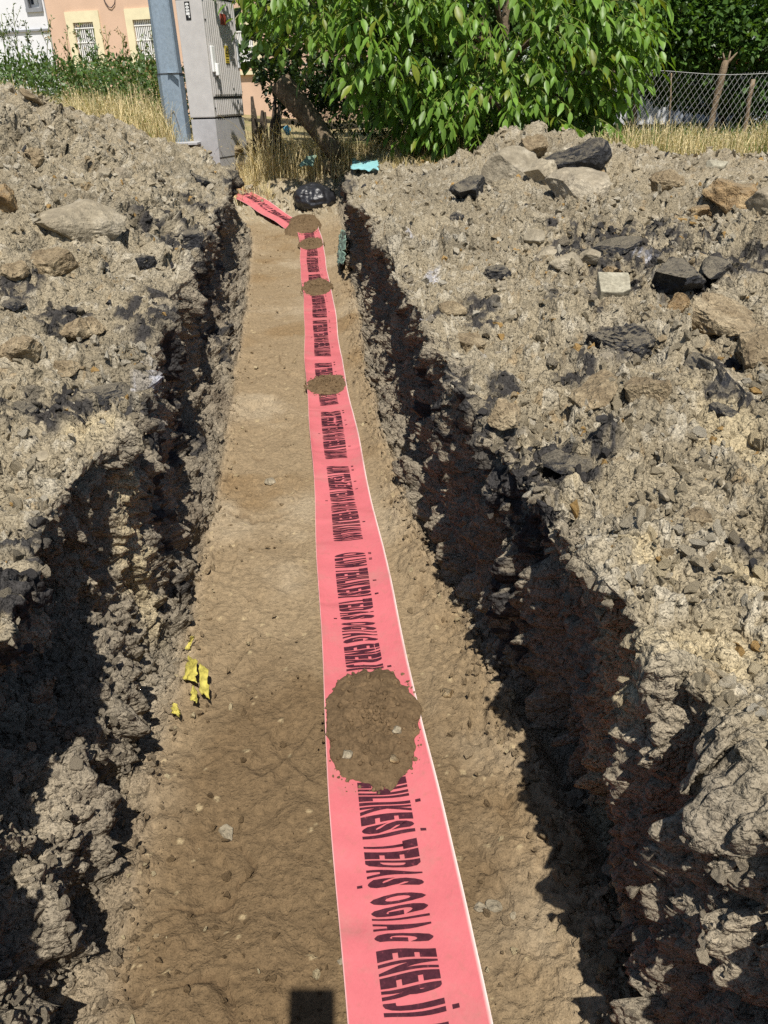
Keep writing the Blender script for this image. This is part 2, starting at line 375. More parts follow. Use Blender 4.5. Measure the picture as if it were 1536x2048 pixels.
bank = 0.09 * big + 0.085 * med + 0.045 * fa * patch + 0.014 * fb * (.35 + .65 * patch2) + 0.0058 * fc + 0.020 * pb2 * patch + 0.012 * pb3 + 0.005 * pb4 + 0.022 * fine + 0.007 * crumb
wall = 0.13 * str_ + 0.05 * (chunk - .2) + 0.045 * big + 0.022 * fw + 0.008 * fv + 0.005 * fc + 0.006 * pb3 + 0.004 * pb4 + 0.024 * fine + 0.008 * crumb
crk = 1 - sstep(0.0, .035, np.abs(fbm(Pw, .34, 4, 61))) 
crk = crk * sstep(.15, .45, vnoise(P, .28, 62))
fe = np.clip(np.abs((P[:, 0] - np.broadcast_to((basL + basR) / 2, X.shape).reshape(-1)) / np.broadcast_to((basR - basL) / 2, X.shape).reshape(-1)), 0, 1)
flo = 0.022 * fbm(P, .3, 4, 63) + 0.008 * med + 0.009 * fine + 0.004 * crumb + 0.004 * fc * sstep(-.1, .5, vnoise(P, .4, 66)) + sstep(.55, 1, fe) * np.where(P[:, 0] > np.broadcast_to((basL + basR) / 2, X.shape).reshape(-1), 1.0, .3) * (.02 + .03 * np.abs(med) + .010 * fb + .007 * fc) - 0.012 * crk + 0.005 * pb3 * sstep(.1, .5, vnoise(P, .35, 64)) + 0.002 * pb4
for i_ in range(46):                             # boot and shovel dents along the floor
    yy_ = NR.uniform(.9, 9.5); xx_ = float(np.interp(yy_, *BASL)) + NR.uniform(.08, .95) * float(np.interp(yy_, *BASR) - np.interp(yy_, *BASL)); an_ = NR.uniform(-.9, .9)
    m_ = np.where((np.abs(P[:, 1] - yy_) < .3) & (fm > .1))[0]
    dx_, dy_ = P[m_, 0] - xx_, P[m_, 1] - yy_; a_ = dx_ * math.cos(an_) - dy_ * math.sin(an_); b_ = dx_ * math.sin(an_) + dy_ * math.cos(an_)
    r_ = (np.abs(a_) / .048) ** 3 + (np.abs(b_) / .13) ** 3; flo[m_] += (-.013 * (1 - sstep(.5, 1.0, r_)) + .002 * np.exp(-((r_ - 1.2) / .5) ** 2)).astype(f32) * (.4 + .6 * NR.rand())
disp = bmk * bank + wm * wall + fm * flo
# the tape lies on a levelled strip of the floor
TAPE_C = ([-.9, .3, .79, 1.16, 2.07, 3.25, 4.54, 6.5, 8.9, 9.6, 10.1], [.13, .075, .034, -.002, -.09, -.215, -.331, -.50, -.713, -.79, -.85])
tdx = np.abs(P[:, 0] - ip(P[:, 1], *TAPE_C)); under = (1 - sstep(.13, .19, tdx)) * (P[:, 1] < 10.0) * fm
disp = disp * (1 - under) + under * (0.006 * vnoise(P, .5, 65) - 0.004)
PD = P + Nf * disp[:, None].astype(f32)

# colours: soil, sand, asphalt crust, lime dust, darker floor cracks
def lerp3(a, b, t): return a * (1 - t[:, None]) + np.asarray(b, dtype=f32)[None, :] * t[:, None]
n_a = fbm(P, .7, 4, 71); n_b = fbm(Pw, .16, 3, 72); n_c = vnoise(Pw, .05, 73)
colb = np.tile(np.array([.308, .258, .174], f32), (len(P), 1))
colb = lerp3(colb, (.225, .190, .131), sstep(-.1, .5, n_a)); colb = lerp3(colb, (.37, .322, .235), sstep(.1, .6, n_b) * .7)
pid = np.where(fb > -.2, idb, idc)
peb = np.full(len(P), .75, f32) * sstep(-.5, 0, fc)
colb = lerp3(colb, (.50, .45, .35), peb * (pid > .88) * .7); colb = lerp3(colb, (.19, .165, .12), peb * (pid < .12) * .6)
colb = lerp3(colb, (.31, .21, .10), peb * ((pid > .5) & (pid < .54)) * .6)
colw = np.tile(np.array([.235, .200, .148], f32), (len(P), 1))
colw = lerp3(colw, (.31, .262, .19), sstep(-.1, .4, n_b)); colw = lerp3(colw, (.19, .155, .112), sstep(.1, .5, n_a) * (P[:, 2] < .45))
colf = np.tile(np.array([.268, .200, .120], f32), (len(P), 1))
pale = fbm(P, .6, 5, 74, .6) 
colf = lerp3(colf, (.34, .27, .178), sstep(.0, .35, pale)); colf = lerp3(colf, (.235, .162, .086), sstep(.05, .4, fbm(P, .45, 4, 75)))
moist = np.exp(-(((P[:, 0] + .30) / .26) ** 2 + ((P[:, 1] - 1.15) / .65) ** 4)) + np.exp(-(((P[:, 0] - .17) / .13) ** 2 + ((P[:, 1] - 1.2) / .5) ** 2)) * .6
colf = lerp3(colf, (.148, .100, .053), np.clip(moist * 1.3 + .3 * n_b, 0, .92))
colf = lerp3(colf, (.10, .065, .035), crk * .5)
colf = lerp3(colf, (.48, .38, .22), ((id4 > .93) & (pb4 > .5)).astype(f32) * .6)
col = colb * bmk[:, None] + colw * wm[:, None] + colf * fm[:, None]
def blob(px, py, z, rx, ry, soft=.5, sd=80):
    c = at_z(px, py, z); d = np.sqrt(((P[:, 0] - c[0]) / rx) ** 2 + ((P[:, 1] - c[1]) / ry) ** 2)
    return sstep(1 + soft, 1 - soft, d + .7 * fbm(P, .12, 4, sd)) if False else 1 - sstep(1 - soft, 1 + soft, d + .9 * fbm(Pw, .12, 4, sd))
nofl = 1 - fm
for (px, py, z, rx, ry) in [(1475, 880, .7, .075, .22), (1280, 1150, .71, .04, .06), (1410, 1290, .72, .09, .05), (1130, 940, .72, .03, .04), (190, 860, .74, .09, .05), (1500, 1180, .7, .04, .06)]:
    col = lerp3(col, (.47, .385, .235), np.clip(blob(px, py, z, rx, ry, .5, 81), 0, 1) * nofl * .75)
# tar crust along the cut edges
rimd = np.where((np.arange(nc) < cL)[None, :], np.abs(X - rimL), np.abs(X - rimR)); rimd = np.where(wallm > .5, .02, rimd).reshape(-1)
tar = sstep(.12, .32, fbm(P, .42, 4, 83)) * (1 - sstep(.02, .16, rimd)) * (P[:, 2] > .5) * (P[:, 1] > 1.0) * nofl
for (px, py, z, rx, ry) in [(1120, 930, .70, .16, .09), (395, 365, .95, .2, .35), (370, 485, .75, .2, .4), (60, 830, .74, .18, .12), (200, 800, .74, .26, .08), (290, 640, .74, .1, .25), (1240, 490, .72, .4, .5), (1400, 540, .74, .45, .3), (1165, 620, .7, .14, .2), (1240, 690, .7, .12, .18), (960, 620, .72, .08, .2), (1420, 730, .7, .1, .12), (1150, 745, .7, .06, .1), (120, 640, .8, .1, .12), (1010, 760, .71, .05, .12),
                            (1060, 560, .72, .05, .1), (880, 630, .72, .03, .1), (1450, 820, .7, .06, .08), (30, 610, .82, .08, .14), (1500, 1100, .7, .04, .04)]:
    tar = np.maximum(tar, blob(px, py, z, rx, ry, .3, 84))
col = lerp3(col, (.034, .033, .035), np.clip(tar * 1.5 * sstep(.2, .35, idb) * (.3 + .7 * (idc > .3)) * (.75 + .25 * n_c), 0, .93) * nofl)
lime = np.zeros(len(P), f32)
for (px, py, z, rx, ry) in [(300, 765, .70, .025, .12), (855, 655, .70, .03, .16), (1290, 500, .74, .05, .12), (870, 560, .7, .04, .2), (980, 710, .7, .03, .08), (820, 480, .7, .04, .2)]:
    lime = np.maximum(lime, blob(px, py, z, rx, ry, .4, 85))
col = lerp3(col, (.52, .52, .56), np.clip(lime * .8, 0, .7) * (.25 + .75 * (idc > .5)) * np.clip(bmk + .6 * (P[:, 2] > .55), 0, 1) * nofl * sstep(-.3, .3, n_c))
# moss-brown, strawy ground where the trench meets the grass
col = lerp3(col, (.33, .245, .13), sstep(11.2, 12.6, P[:, 1] + .5 * n_a) * .6)

PG = PD.reshape(nr, nc, 3); CG = col.reshape(nr, nc, 3); NG = Nn
def sheet(name, c0, c1, mat):
    V = PG[:, c0:c1].reshape(-1, 3); n = c1 - c0
    a = (np.arange(nr - 1)[:, None] * n + np.arange(n - 1)[None, :]).reshape(-1)
    Fq = np.stack([a, a + 1, a + 1 + n, a + n], 1)
    o = link(name, np_mesh(name, V, Fq, True, {'Col': CG[:, c0:c1].reshape(-1, 3)}), mat)
    return tag(o, kind='structure')
sheet('terrain_bank_left', 0, cL + 1, MAT['soil'])
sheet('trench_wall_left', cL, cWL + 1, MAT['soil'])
sheet('trench_floor', cWL, cF + 1, MAT['floor'])
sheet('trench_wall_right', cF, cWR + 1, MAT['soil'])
sheet('terrain_bank_right', cWR, nc, MAT['soil'])

# ray onto the built terrain
from mathutils.bvhtree import BVHTree
_st = 3
_gi = np.arange(0, nr, _st); _gj = np.arange(0, nc, 2)
_V = PG[_gi][:, _gj].reshape(-1, 3); _n = len(_gj)
_a = (np.arange(len(_gi) - 1)[:, None] * _n + np.arange(_n - 1)[None, :]).reshape(-1)
BVH = BVHTree.FromPolygons(_V.tolist(), np.stack([_a, _a + 1, _a + 1 + _n, _a + _n], 1).tolist())
def hit(px, py):
    d = ray(px, py); h = BVH.ray_cast(Vector((0, 0, CAM_H)), Vector(d))
    return (h[0], h[1]) if h[0] is not None else (Vector(at_z(px, py, .7)), Vector((0, 0, 1)))
def ground_z(x, y, top=4.0):
    h = BVH.ray_cast(Vector((x, y, top)), Vector((0, 0, -1)))
    return h[0].z if h[0] is not None else far_z(x, y)

# ------------------------------------------------------------------ the wide ground around it
def far_z(x, y):
    return 0.80 + 0.30 * float(sstep(-1.0, -4.0, np.float64(x)) if False else np.clip((-x - 1.0) / 3.0, 0, 1)) - 0.0
gx = np.concatenate([-np.geomspace(1, 400, 60)[::-1], np.linspace(-1, 1, 11)[1:-1], np.geomspace(1, 400, 60)]) * 1.0
gy = np.concatenate([-np.geomspace(.5, 120, 30)[::-1], np.linspace(0, 14, 57)[1:], 14 + np.geomspace(.3, 700, 50)])
GX, GY = np.meshgrid(gx, gy)
GZ = 0.80 + 0.30 * np.clip((-GX - 1.0) / 3.0, 0, 1)
_w = 1.0 + .56 * np.maximum(GY, 0)
inside = (GX > ip(GY, *RIML) - _w + .25) & (GX < ip(GY, *RIMR) + _w - .25) & (GY > -2.1) & (GY < 13.3)
GZ = np.where(inside, -0.6, GZ)
V = np.stack([GX, GY, GZ], -1).reshape(-1, 3); n = len(gx)
V[:, 2] += 0.03 * fbm(V.astype(f32), 1.5, 3, 90) * (V[:, 2] > 0)
a = (np.arange(len(gy) - 1)[:, None] * n + np.arange(n - 1)[None, :]).reshape(-1)
MAT['field'] = grainy('field_ground', [(0.3, (.22, .17, .085)), (0.5, (.31, .25, .13)), (.7, (.16, .17, .06))], .7, fine=60, mid=6, bd=.02, bs=.5)
g = link('ground', np_mesh('ground', V, np.stack([a, a + 1, a + 1 + n, a + n], 1)), MAT['field']); tag(g, kind='structure')

# ------------------------------------------------------------------ warning tape on the trench floor
def tape_mat():
    m, nt, b = new_mat('pink_plastic_tape')
    tc = N(nt, 'ShaderNodeTexCoord'); co = tc.outputs['Object']
    n1 = noise_node(nt, 6, 4, .6, co); c1 = ramp(nt, n1.outputs[0], [(.3, (.51, .125, .138)), (.6, (.55, .142, .155)), (.8, (.56, .170, .178))])
    n2 = noise_node(nt, 45, 3, .6, co); c2 = ramp(nt, n2.outputs[0], [(.55, (1, 1, 1)), (.75, (.86, 1.0, .90))])
    c = mul(nt, c1.outputs[0], c2.outputs[0])
    e = N(nt, 'ShaderNodeAttribute', attribute_name='edge')
    mx = N(nt, 'ShaderNodeMix', data_type='RGBA'); nt.links.new(e.outputs['Fac'], mx.inputs[0]); nt.links.new(c, mx.inputs[6]); mx.inputs[7].default_value = (.8, .72, .66, 1)
    nd = noise_node(nt, 7, 6, .7, co); dm = ramp(nt, nd.outputs[0], [(.52, (0, 0, 0)), (.72, (.45, .45, .45))])
    m2 = N(nt, 'ShaderNodeMix', data_type='RGBA'); nt.links.new(dm.outputs[0], m2.inputs[0]); nt.links.new(mx.outputs[2], m2.inputs[6]); m2.inputs[7].default_value = (.40, .20, .17, 1)
    nt.links.new(m2.outputs[2], b.inputs['Base Color'])
    b.inputs['Roughness'].default_value = .42; b.inputs['Specular IOR Level'].default_value = .4
    mp = N(nt, 'ShaderNodeMapping'); mp.inputs['Scale'].default_value = (1.0, .35, 1); nt.links.new(co, mp.inputs[0])
    n3 = noise_node(nt, 14, 5, .62, mp.outputs[0]); n4 = noise_node(nt, 3, 2, .5, co)
    nt.links.new(bump(nt, n3.outputs[0], .012, .6, bump(nt, n4.outputs[0], .03, .5)), b.inputs['Normal'])
    return m
MAT['tape'] = tape_mat()
def ink_mat():
    m, nt, b = new_mat('dark_print')
    tc = N(nt, 'ShaderNodeTexCoord'); n1 = noise_node(nt, 90, 4, .75, tc.outputs['Object'])
    nt.links.new(ramp(nt, n1.outputs[0], [(.35, (.040, .010, .016)), (.62, (.070, .017, .026)), (.74, (.25, .05, .065))]).outputs[0], b.inputs['Base Color'])
    b.inputs['Roughness'].default_value = .5; return m
MAT['ink'] = ink_mat()
TW = ([-1, 1.3, 2.0, 3.2, 4.6, 6.5, 8.9, 12], [.264, .262, .25, .232, .233, .245, .264, .264])
tape = empty('warning_tape', (0, 0, 0))
tag(tape, 'long pink plastic warning tape with dark red lettering along the trench floor', 'warning tape')
TY = np.linspace(-.9, 10.05, 1600); TX = ip(TY, *TAPE_C)
k = np.ones(61) / 61; TX = np.convolve(np.pad(TX, 30, mode='edge'), k, 'valid')
def tape_z(y, v):
    p = np.stack([v * .25, y, y * 0], -1).astype(f32).reshape(-1, 3)
    r = .008 * vnoise(p, .42, 201) + .006 * vnoise(p, .17, 202) + .0016 * vnoise(p, .06, 203) - .004 * np.exp(-(vnoise(p, .3, 205) / .07) ** 2)
    r = r.reshape(np.shape(y))
    return 0.022 + r + .012 * (np.abs(v) * 2) ** 6 * (.2 + sstep(-.3, .6, np.interp(y, TY, _edge))) + FLOOR_Z(y)
FLOOR_Z = lambda y: np.interp(y, *FLZ)
_edge = vnoise(np.stack([TY * 0, TY, TY * 0], 1).astype(f32), .6, 204)
def tape_xyz(y, v, lift=0.0):
    """v across, -0.5 left edge .. 0.5 right edge"""
    w = np.interp(y, *TW); x = np.interp(y, TY, TX) + v * w + .006 * np.sin(y * 2.1 + 1) + .003 * np.sin(y * 5.3 + 4 * v)
    yy = y + v * w * .09
    return np.stack([x, yy, tape_z(y, v) + lift], -1)
vs = np.array([-.5, -.488, -.47, -.4, -.3, -.2, -.1, 0, .1, .2, .3, .4, .47, .482, .5])
edg = np.array([.5, 0, 0, 0, 0, 0, 0, 0, 0, 0, 0, 0, 0, .3, .9])
ty = np.linspace(-.9, 9.93, 900)
VY, VV = np.meshgrid(ty, vs, indexing='ij')
V = tape_xyz(VY, VV).reshape(-1, 3); n = len(vs)
a = (np.arange(len(ty) - 1)[:, None] * n + np.arange(n - 1)[None, :]).reshape(-1)
Ft = np.stack([a, a + 1, a + 1 + n, a + n], 1)
st = link('strip', np_mesh('strip', V, Ft, True, {'edge': np.tile(edg, len(ty))}), MAT['tape'], tape)
# second length, turned to the left at the far end, one edge standing up
q = np.array([(-.80, 9.80, .052), (-.97, 10.0, .085), (-1.20, 10.38, .155), (-1.5, 10.85, .27), (-1.85, 11.35, .36), (-2.3, 11.7, .42)])
ts = np.linspace(0, 1, len(q)); tt = np.linspace(0, 1, 70)
cx, cy, cz = [np.interp(tt, ts, q[:, i]) for i in range(3)]
dv = np.stack([np.gradient(cx), np.gradient(cy)], 1); dv /= np.linalg.norm(dv, axis=1)[:, None]
sx, sy = dv[:, 1], -dv[:, 0]
def tape2(t, v, lift=0):
    i = np.clip(t, 0, 1)
    g = lambda a: np.interp(i, tt, a)
    w = .27
    up = .035 * np.maximum(0, -v - .33) / .17 * (-1) + .008 * np.sin(t * 21) * (v < 0) + .012 * np.sin(t * 9 + 2 * v)
    return np.stack([g(cx) + g(sx) * v * w, g(cy) + g(sy) * v * w, g(cz) + .02 + up + lift], -1)
VT, VV = np.meshgrid(tt, vs, indexing='ij'); V = tape2(VT, VV).reshape(-1, 3)
a = (np.arange(len(tt) - 1)[:, None] * n + np.arange(n - 1)[None, :]).reshape(-1)
link('strip', np_mesh('strip', V, np.stack([a, a + 1, a + 1 + n, a + n], 1), True, {'edge': np.tile(edg, len(tt))}), MAT['tape'], tape)
# lettering
_gl = {}
def glyph(ch):
    if ch in _gl: return _gl[ch]
    cu = bpy.data.curves.new('g', 'FONT'); cu.body = ch; cu.size = 1.0; cu.offset = .068; cu.resolution_u = 3; cu.fill_mode = 'FRONT'
    o = bpy.data.objects.new('g', cu); COL.objects.link(o)
    dg = bpy.context.evaluated_depsgraph_get(); me = bpy.data.meshes.new_from_object(o.evaluated_get(dg))
    bm = bmesh.new(); bm.from_mesh(me); bmesh.ops.triangulate(bm, faces=bm.faces)
    for _ in range(3):
        es = [e for e in bm.edges if e.calc_length() > .2]
        if not es: break
        bmesh.ops.subdivide_edges(bm, edges=es, cuts=1); bmesh.ops.triangulate(bm, faces=bm.faces)
    bm.verts.ensure_lookup_table()
    v = np.array([x.co[:2] for x in bm.verts]); f = np.array([[x.index for x in t.verts] for t in bm.faces])
    bm.free(); bpy.data.objects.remove(o); bpy.data.curves.remove(cu); bpy.data.meshes.remove(me)
    v[:, 0] -= v[:, 0].min(); w = v[:, 0].max(); y0 = v[:, 1].min(); h = v[:, 1].max() - y0
    v[:, 1] = (v[:, 1] - y0) / h; v[:, 0] /= w
    _gl[ch] = (v, f); return _gl[ch]
def rect(x0, x1, y0, y1): return (np.array([[x0, y0], [x1, y0], [x1, y1], [x0, y1]], float), np.array([[0, 1, 2], [0, 2, 3]]))
def text_mesh(txt):
    """unit text: length 1, caps 0..1; dots and cedillas stand off as on the tape"""
    Vs, Fs = [], []; x = 0.0; nv = 0
    for ch in txt:
        if ch == ' ': x += .62; continue
        b = {'İ': 'I', 'Ö': 'O', 'Ü': 'U', 'Ş': 'S'}.get(ch, ch)
        w = {'I': .42, 'M': 1.25, '/': .5, 'J': .8, 'L': .8, 'T': .95}.get(b, 1.0)
        v, f = glyph(b); parts = [(v * np.array([w, 1]) + np.array([x, 0]), f)]
        if ch == 'İ': parts.append(rect(x + .02, x + .40, 1.10, 1.21))
        if ch in 'ÖÜ': parts += [rect(x + .16, x + .40, 1.09, 1.19), rect(x + .60, x + .84, 1.09, 1.19)]
        if ch == 'Ş': parts.append(rect(x + .35, x + .65, -.20, -.10))
        for pv, pf in parts: Vs.append(pv); Fs.append(pf + nv); nv += len(pv)
        x += w + .19
    V = np.concatenate(Vs); V[:, 0] /= x - .19
    return V, np.concatenate(Fs)
LINE = 'ÖLÜM TEHLİKESİ TEDAŞ OG/AG ENERJİ KABLOSU'
LV, LF = text_mesh(LINE)
starts = [9.9, 9.15, 8.3, 7.45, 6.6, 5.76, 4.71, 3.86, 3.167, 2.411, 1.477, .50, -.45]
for s0, s1 in zip(starts[:-1], starts[1:]):
    y = s0 - .875 * (s0 - s1) * LV[:, 0]; vv = -.235 + .445 * LV[:, 1]
    wig = .006 * np.sin(y * 37 + 9 * vv) * .6
    link('lettering', np_mesh('lettering', tape_xyz(y + wig, vv, .0014), LF), MAT['ink'], tape)
link('lettering', np_mesh('lettering', tape2(.98 - .74 * LV[:, 0], -.2 + .42 * LV[:, 1], .002), LF), MAT['ink'], tape)

# soil thrown on the tape to hold it down
def rs_n(p): return np.stack([vnoise(p, .02, 7), vnoise(p, .02, 8), vnoise(p, .02, 9)], 1)
def mound(px0, px1, py0, py1, hgt, label, seed, zc=.02, dark=(.128, .086, .047)):
    a, b = at_z((px0 + px1) / 2, py1, zc), at_z((px0 + px1) / 2, py0, zc)
    cy0 = (a[1] + b[1]) / 2; l, r = at_z(px0, (py0 + py1) / 2, zc), at_z(px1, (py0 + py1) / 2, zc)
    rx, ry, cx0 = (r[0] - l[0]) / 2, (b[1] - a[1]) / 2, (l[0] + r[0]) / 2
    nrg, nth = 44, 120
    rr, th = np.meshgrid(np.linspace(0, 1, nrg), np.linspace(0, 2 * np.pi, nth, endpoint=False), indexing='ij')
    dirs = np.stack([np.cos(th), np.sin(th), th * 0 + seed], -1).reshape(-1, 3).astype(f32)
    rag = (1 + .15 * fbm(dirs, .9, 2, seed) + .09 * fbm(dirs, .13, 3, seed + 5)).reshape(rr.shape)
    x = cx0 + rx * rr * rag * np.cos(th); y = cy0 + ry * rr * rag * np.sin(th)
    p = np.stack([x, y, x * 0], -1).reshape(-1, 3).astype(f32)
    sc = 1.0 if rx > .1 else 1.4
    f1, _ = facets(p + .006 * rs_n(p), .045 * sc, seed); f2, _ = facets(p + .004 * rs_n(p), .018 * sc, seed + 9); b1, _ = pebbles(p, .03 * sc, seed, .6); b2, i2 = pebbles(p, .013 * sc, seed + 1, .75)
    zz = hgt * (1 - rr ** 2.6) ** .7 * (.8 + .35 * fbm(p, .12, 2, seed + 6)).reshape(rr.shape) + (1 - rr ** 8) * (.006 * sc * f1 + .004 * sc * f2 + .006 * sc * b1 + .004 * sc * b2 + .016 * fbm(p, .08, 4, seed + 2)).reshape(rr.shape) * (.4 + .6 * (1 - rr))
    base = tape_z(y, (x - np.interp(y, TY, TX)) / .26 * (np.abs(x - np.interp(y, TY, TX)) < .13)) if cy0 < 9.7 else np.interp(y, *FLZ) + .085 * np.exp(-rr ** 6 * 1.3) - .035
    zz = base + np.maximum(zz, -.002) - .006 * (rr > .98)
    V = np.stack([x - cx0, y - cy0, zz], -1).reshape(-1, 3)
    i = (np.arange(nrg - 1)[:, None] * nth + np.arange(nth)[None, :]); j = (np.arange(nrg - 1)[:, None] * nth + (np.arange(nth)[None, :] + 1) % nth)
    Fm = np.stack([i, j, j + nth, i + nth], -1).reshape(-1, 4)[:, ::-1]
    c = np.array(dark)[None, :] * (1 + .25 * fbm(p, .06, 3, seed + 3) + .2 * (i2 - .5) * (b2 > .2))[:, None]
    root = empty('soil_heap', (cx0, cy0, 0)); tag(root, label, 'soil heap', 'shovelfuls of soil weighting the tape')
    link('soil', np_mesh('soil', V, Fm, True, {'Col': c}), MAT['clod'], root)
    k = int(60 + 900 * rx)
    A = NR.rand(k) * 2 * np.pi; R = .97 + .045 * NR.exponential(1, k); xs = cx0 + rx * R * np.cos(A); yy = cy0 + ry * R * np.sin(A)
    inn = np.abs(xs - np.interp(yy, TY, TX)) < .13
    zs = np.where(inn, tape_z(yy, (xs - np.interp(yy, TY, TX)) / .26 * inn), .012)
    s = (.0015 + .0055 * NR.rand(k) ** 4) * sc
    crumbs('crumbs', np.stack([xs - cx0, yy - cy0, zs + s * .3], -1), s, np.tile(np.array(dark), (k, 1)) * (.8 + .5 * NR.rand(k, 1)), root)
    kk = NR.randint(0, len(V), int(60 + 2200 * rx)); kk = kk[np.hypot(V[kk, 0] / rx, V[kk, 1] / ry) < .97]; s2 = (.002 + .008 * NR.rand(len(kk)) ** 3.5) * sc
    crumbs('loose_clods', V[kk] + np.array([0, 0, .2]) * s2[:, None], s2, c[kk] * (.85 + .35 * NR.rand(len(kk), 1)), root)
    return root

_t = (1 + 5 ** .5) / 2
ICV = np.array([(-1, _t, 0), (1, _t, 0), (-1, -_t, 0), (1, -_t, 0), (0, -1, _t), (0, 1, _t), (0, -1, -_t), (0, 1, -_t), (_t, 0, -1), (_t, 0, 1), (-_t, 0, -1), (-_t, 0, 1)]) / math.sqrt(1 + _t * _t)
ICF = np.array([(0, 11, 5), (0, 5, 1), (0, 1, 7), (0, 7, 10), (0, 10, 11), (1, 5, 9), (5, 11, 4), (11, 10, 2), (10, 7, 6), (7, 1, 8), (3, 9, 4), (3, 4, 2), (3, 2, 6), (3, 6, 8), (3, 8, 9), (4, 9, 5), (2, 4, 11), (6, 2, 10), (8, 6, 7), (9, 8, 1)])
def crumbs(name, pos, size, colr, parent=None, kind='stuff'):
    n = len(pos)
    V = ICV[None] * (1 + .38 * (NR.rand(n, 12, 1) - .5)) * (0.72 + .56 * NR.rand(n, 1, 3))
    qx = NR.randn(n, 4); qx /= np.linalg.norm(qx, axis=1)[:, None]; w, x, y, z = qx.T
    R = np.stack([1 - 2 * (y * y + z * z), 2 * (x * y - z * w), 2 * (x * z + y * w), 2 * (x * y + z * w), 1 - 2 * (x * x + z * z), 2 * (y * z - x * w), 2 * (x * z - y * w), 2 * (y * z + x * w), 1 - 2 * (x * x + y * y)], -1).reshape(n, 3, 3)
    V = np.einsum('nij,nkj->nki', R, V) * size[:, None, None] + pos[:, None, :]
    Fc = (ICF[None] + 12 * np.arange(n)[:, None, None]).reshape(-1, 3)
    o = link(name, np_mesh(name, V.reshape(-1, 3), Fc, False, {'Col': np.repeat(colr, 12, 0)}), MAT['clod'], parent)
    return tag(o, kind=kind)
mound(648, 842, 1338, 1582, .036, 'largest patch of brown soil lying on the pink tape, with three pale pebbles', 301)
mound(611, 694, 750, 791, .022, 'thin oval patch of brown soil across the tape midway along the trench', 302)
mound(604, 664, 557, 591, .024, 'oval patch of brown soil on the tape next to the green plastic scrap', 303)
mound(598, 648, 480, 499, .024, 'small oval patch of brown soil just before the bend in the tape', 304)
mound(566, 646, 441, 466, .02, 'patch of brown soil covering the bend where the tape turns left', 305, .08)

# ------------------------------------------------------------------ loose clods and gravel
def scatter(cnt, mask, smin, smax, pw, seed, sink=.25):
    rs = np.random.RandomState(seed)
    w = mask.reshape(-1).astype(np.float64); w = w / w.sum()
    idx = rs.choice(len(w), cnt, p=w)
    s = smin + (smax - smin) * rs.rand(cnt) ** pw
    pos = PD[idx] + Nf[idx] * (s * (.5 - sink))[:, None] + (rs.rand(cnt, 3) - .5) * .02
    return idx, pos, s, rs
Yf = np.maximum(P[:, 1], 0); cell = np.gradient(ys)[:, None] * np.abs(np.gradient(X, axis=1)); cell = np.maximum(cell, 1e-6).reshape(-1)
inview = ((Yf > .35) & (Yf < 13.4)).astype(f32)
wB = cell * bmk ** 3 * inview * (.25 + patch) / (.5 + Yf) ** 1.6
def soilcol(idx, rs, k=.35):
    c = col[idx] * (1 - k / 2 + k * rs.rand(len(idx), 1)); t = rs.rand(len(idx))
    c = np.where((t > .95)[:, None], np.array([[.40, .36, .28]]), c); c = np.where((t < .035)[:, None], np.array([[.36, .23, .09]]), c); c = np.where(((t > .035) & (t < .05))[:, None], np.array([[.05, .048, .048]]), c)
    return c
# clod shapes, instanced over the ground by the thousand
CLODS = bpy.data.collections.new('clod_shapes')
def clod_shape(seed, fl):
    bm = bmesh.new(); bmesh.ops.create_icosphere(bm, subdivisions=3, radius=1.0); V = np.array([v.co for v in bm.verts]); Fc = np.array([[v.index for v in f.verts] for f in bm.faces]); bm.free()
    rs = np.random.RandomState(seed)
    for i in range(13):
        nrm = rs.randn(3); nrm /= np.linalg.norm(nrm); V -= np.maximum(0, V @ nrm - (.32 + .4 * rs.rand()))[:, None] * nrm
    q = V.astype(f32) + f32(seed * 5.1); p1, _ = pebbles(q, .45, seed, .7)
    V = V * (1 + .45 * fbm(q, .7, 5, seed, .65) + .16 * p1)[:, None] * np.array([1.15, .85, fl]) * 1.3
    me = np_mesh('clod_shape', V, Fc, False); me.materials.append(MAT['clod_inst']); o = bpy.data.objects.new('clod_shape', me); CLODS.objects.link(o)
for i in range(8): clod_shape(900 + i, .6 + .07 * (i % 4))
def gn_group():
    ng = bpy.data.node_groups.new('scatter_clods', 'GeometryNodeTree')
    ng.interface.new_socket('Geometry', in_out='INPUT', socket_type='NodeSocketGeometry'); ng.interface.new_socket('Geometry', in_out='OUTPUT', socket_type='NodeSocketGeometry')
    gi = ng.nodes.new('NodeGroupInput'); go = ng.nodes.new('NodeGroupOutput'); iop = ng.nodes.new('GeometryNodeInstanceOnPoints'); ci = ng.nodes.new('GeometryNodeCollectionInfo')
    ci.inputs['Collection'].default_value = CLODS; ci.inputs['Separate Children'].default_value = True; ci.inputs['Reset Children'].default_value = True
    iop.inputs['Pick Instance'].default_value = True
    a1 = ng.nodes.new('GeometryNodeInputNamedAttribute'); a1.data_type = 'FLOAT'; a1.inputs['Name'].default_value = 'sz'
    a2 = ng.nodes.new('GeometryNodeInputNamedAttribute'); a2.data_type = 'FLOAT_VECTOR'; a2.inputs['Name'].default_value = 'rt'
    er = ng.nodes.new('FunctionNodeEulerToRotation'); ng.links.new(a2.outputs[0], er.inputs[0])
    L = ng.links.new
    L(gi.outputs[0], iop.inputs['Points']); L(ci.outputs[0], iop.inputs['Instance']); L(er.outputs[0], iop.inputs['Rotation']); L(a1.outputs[0], iop.inputs['Scale']); L(iop.outputs[0], go.inputs[0])
    return ng
GNG = gn_group()
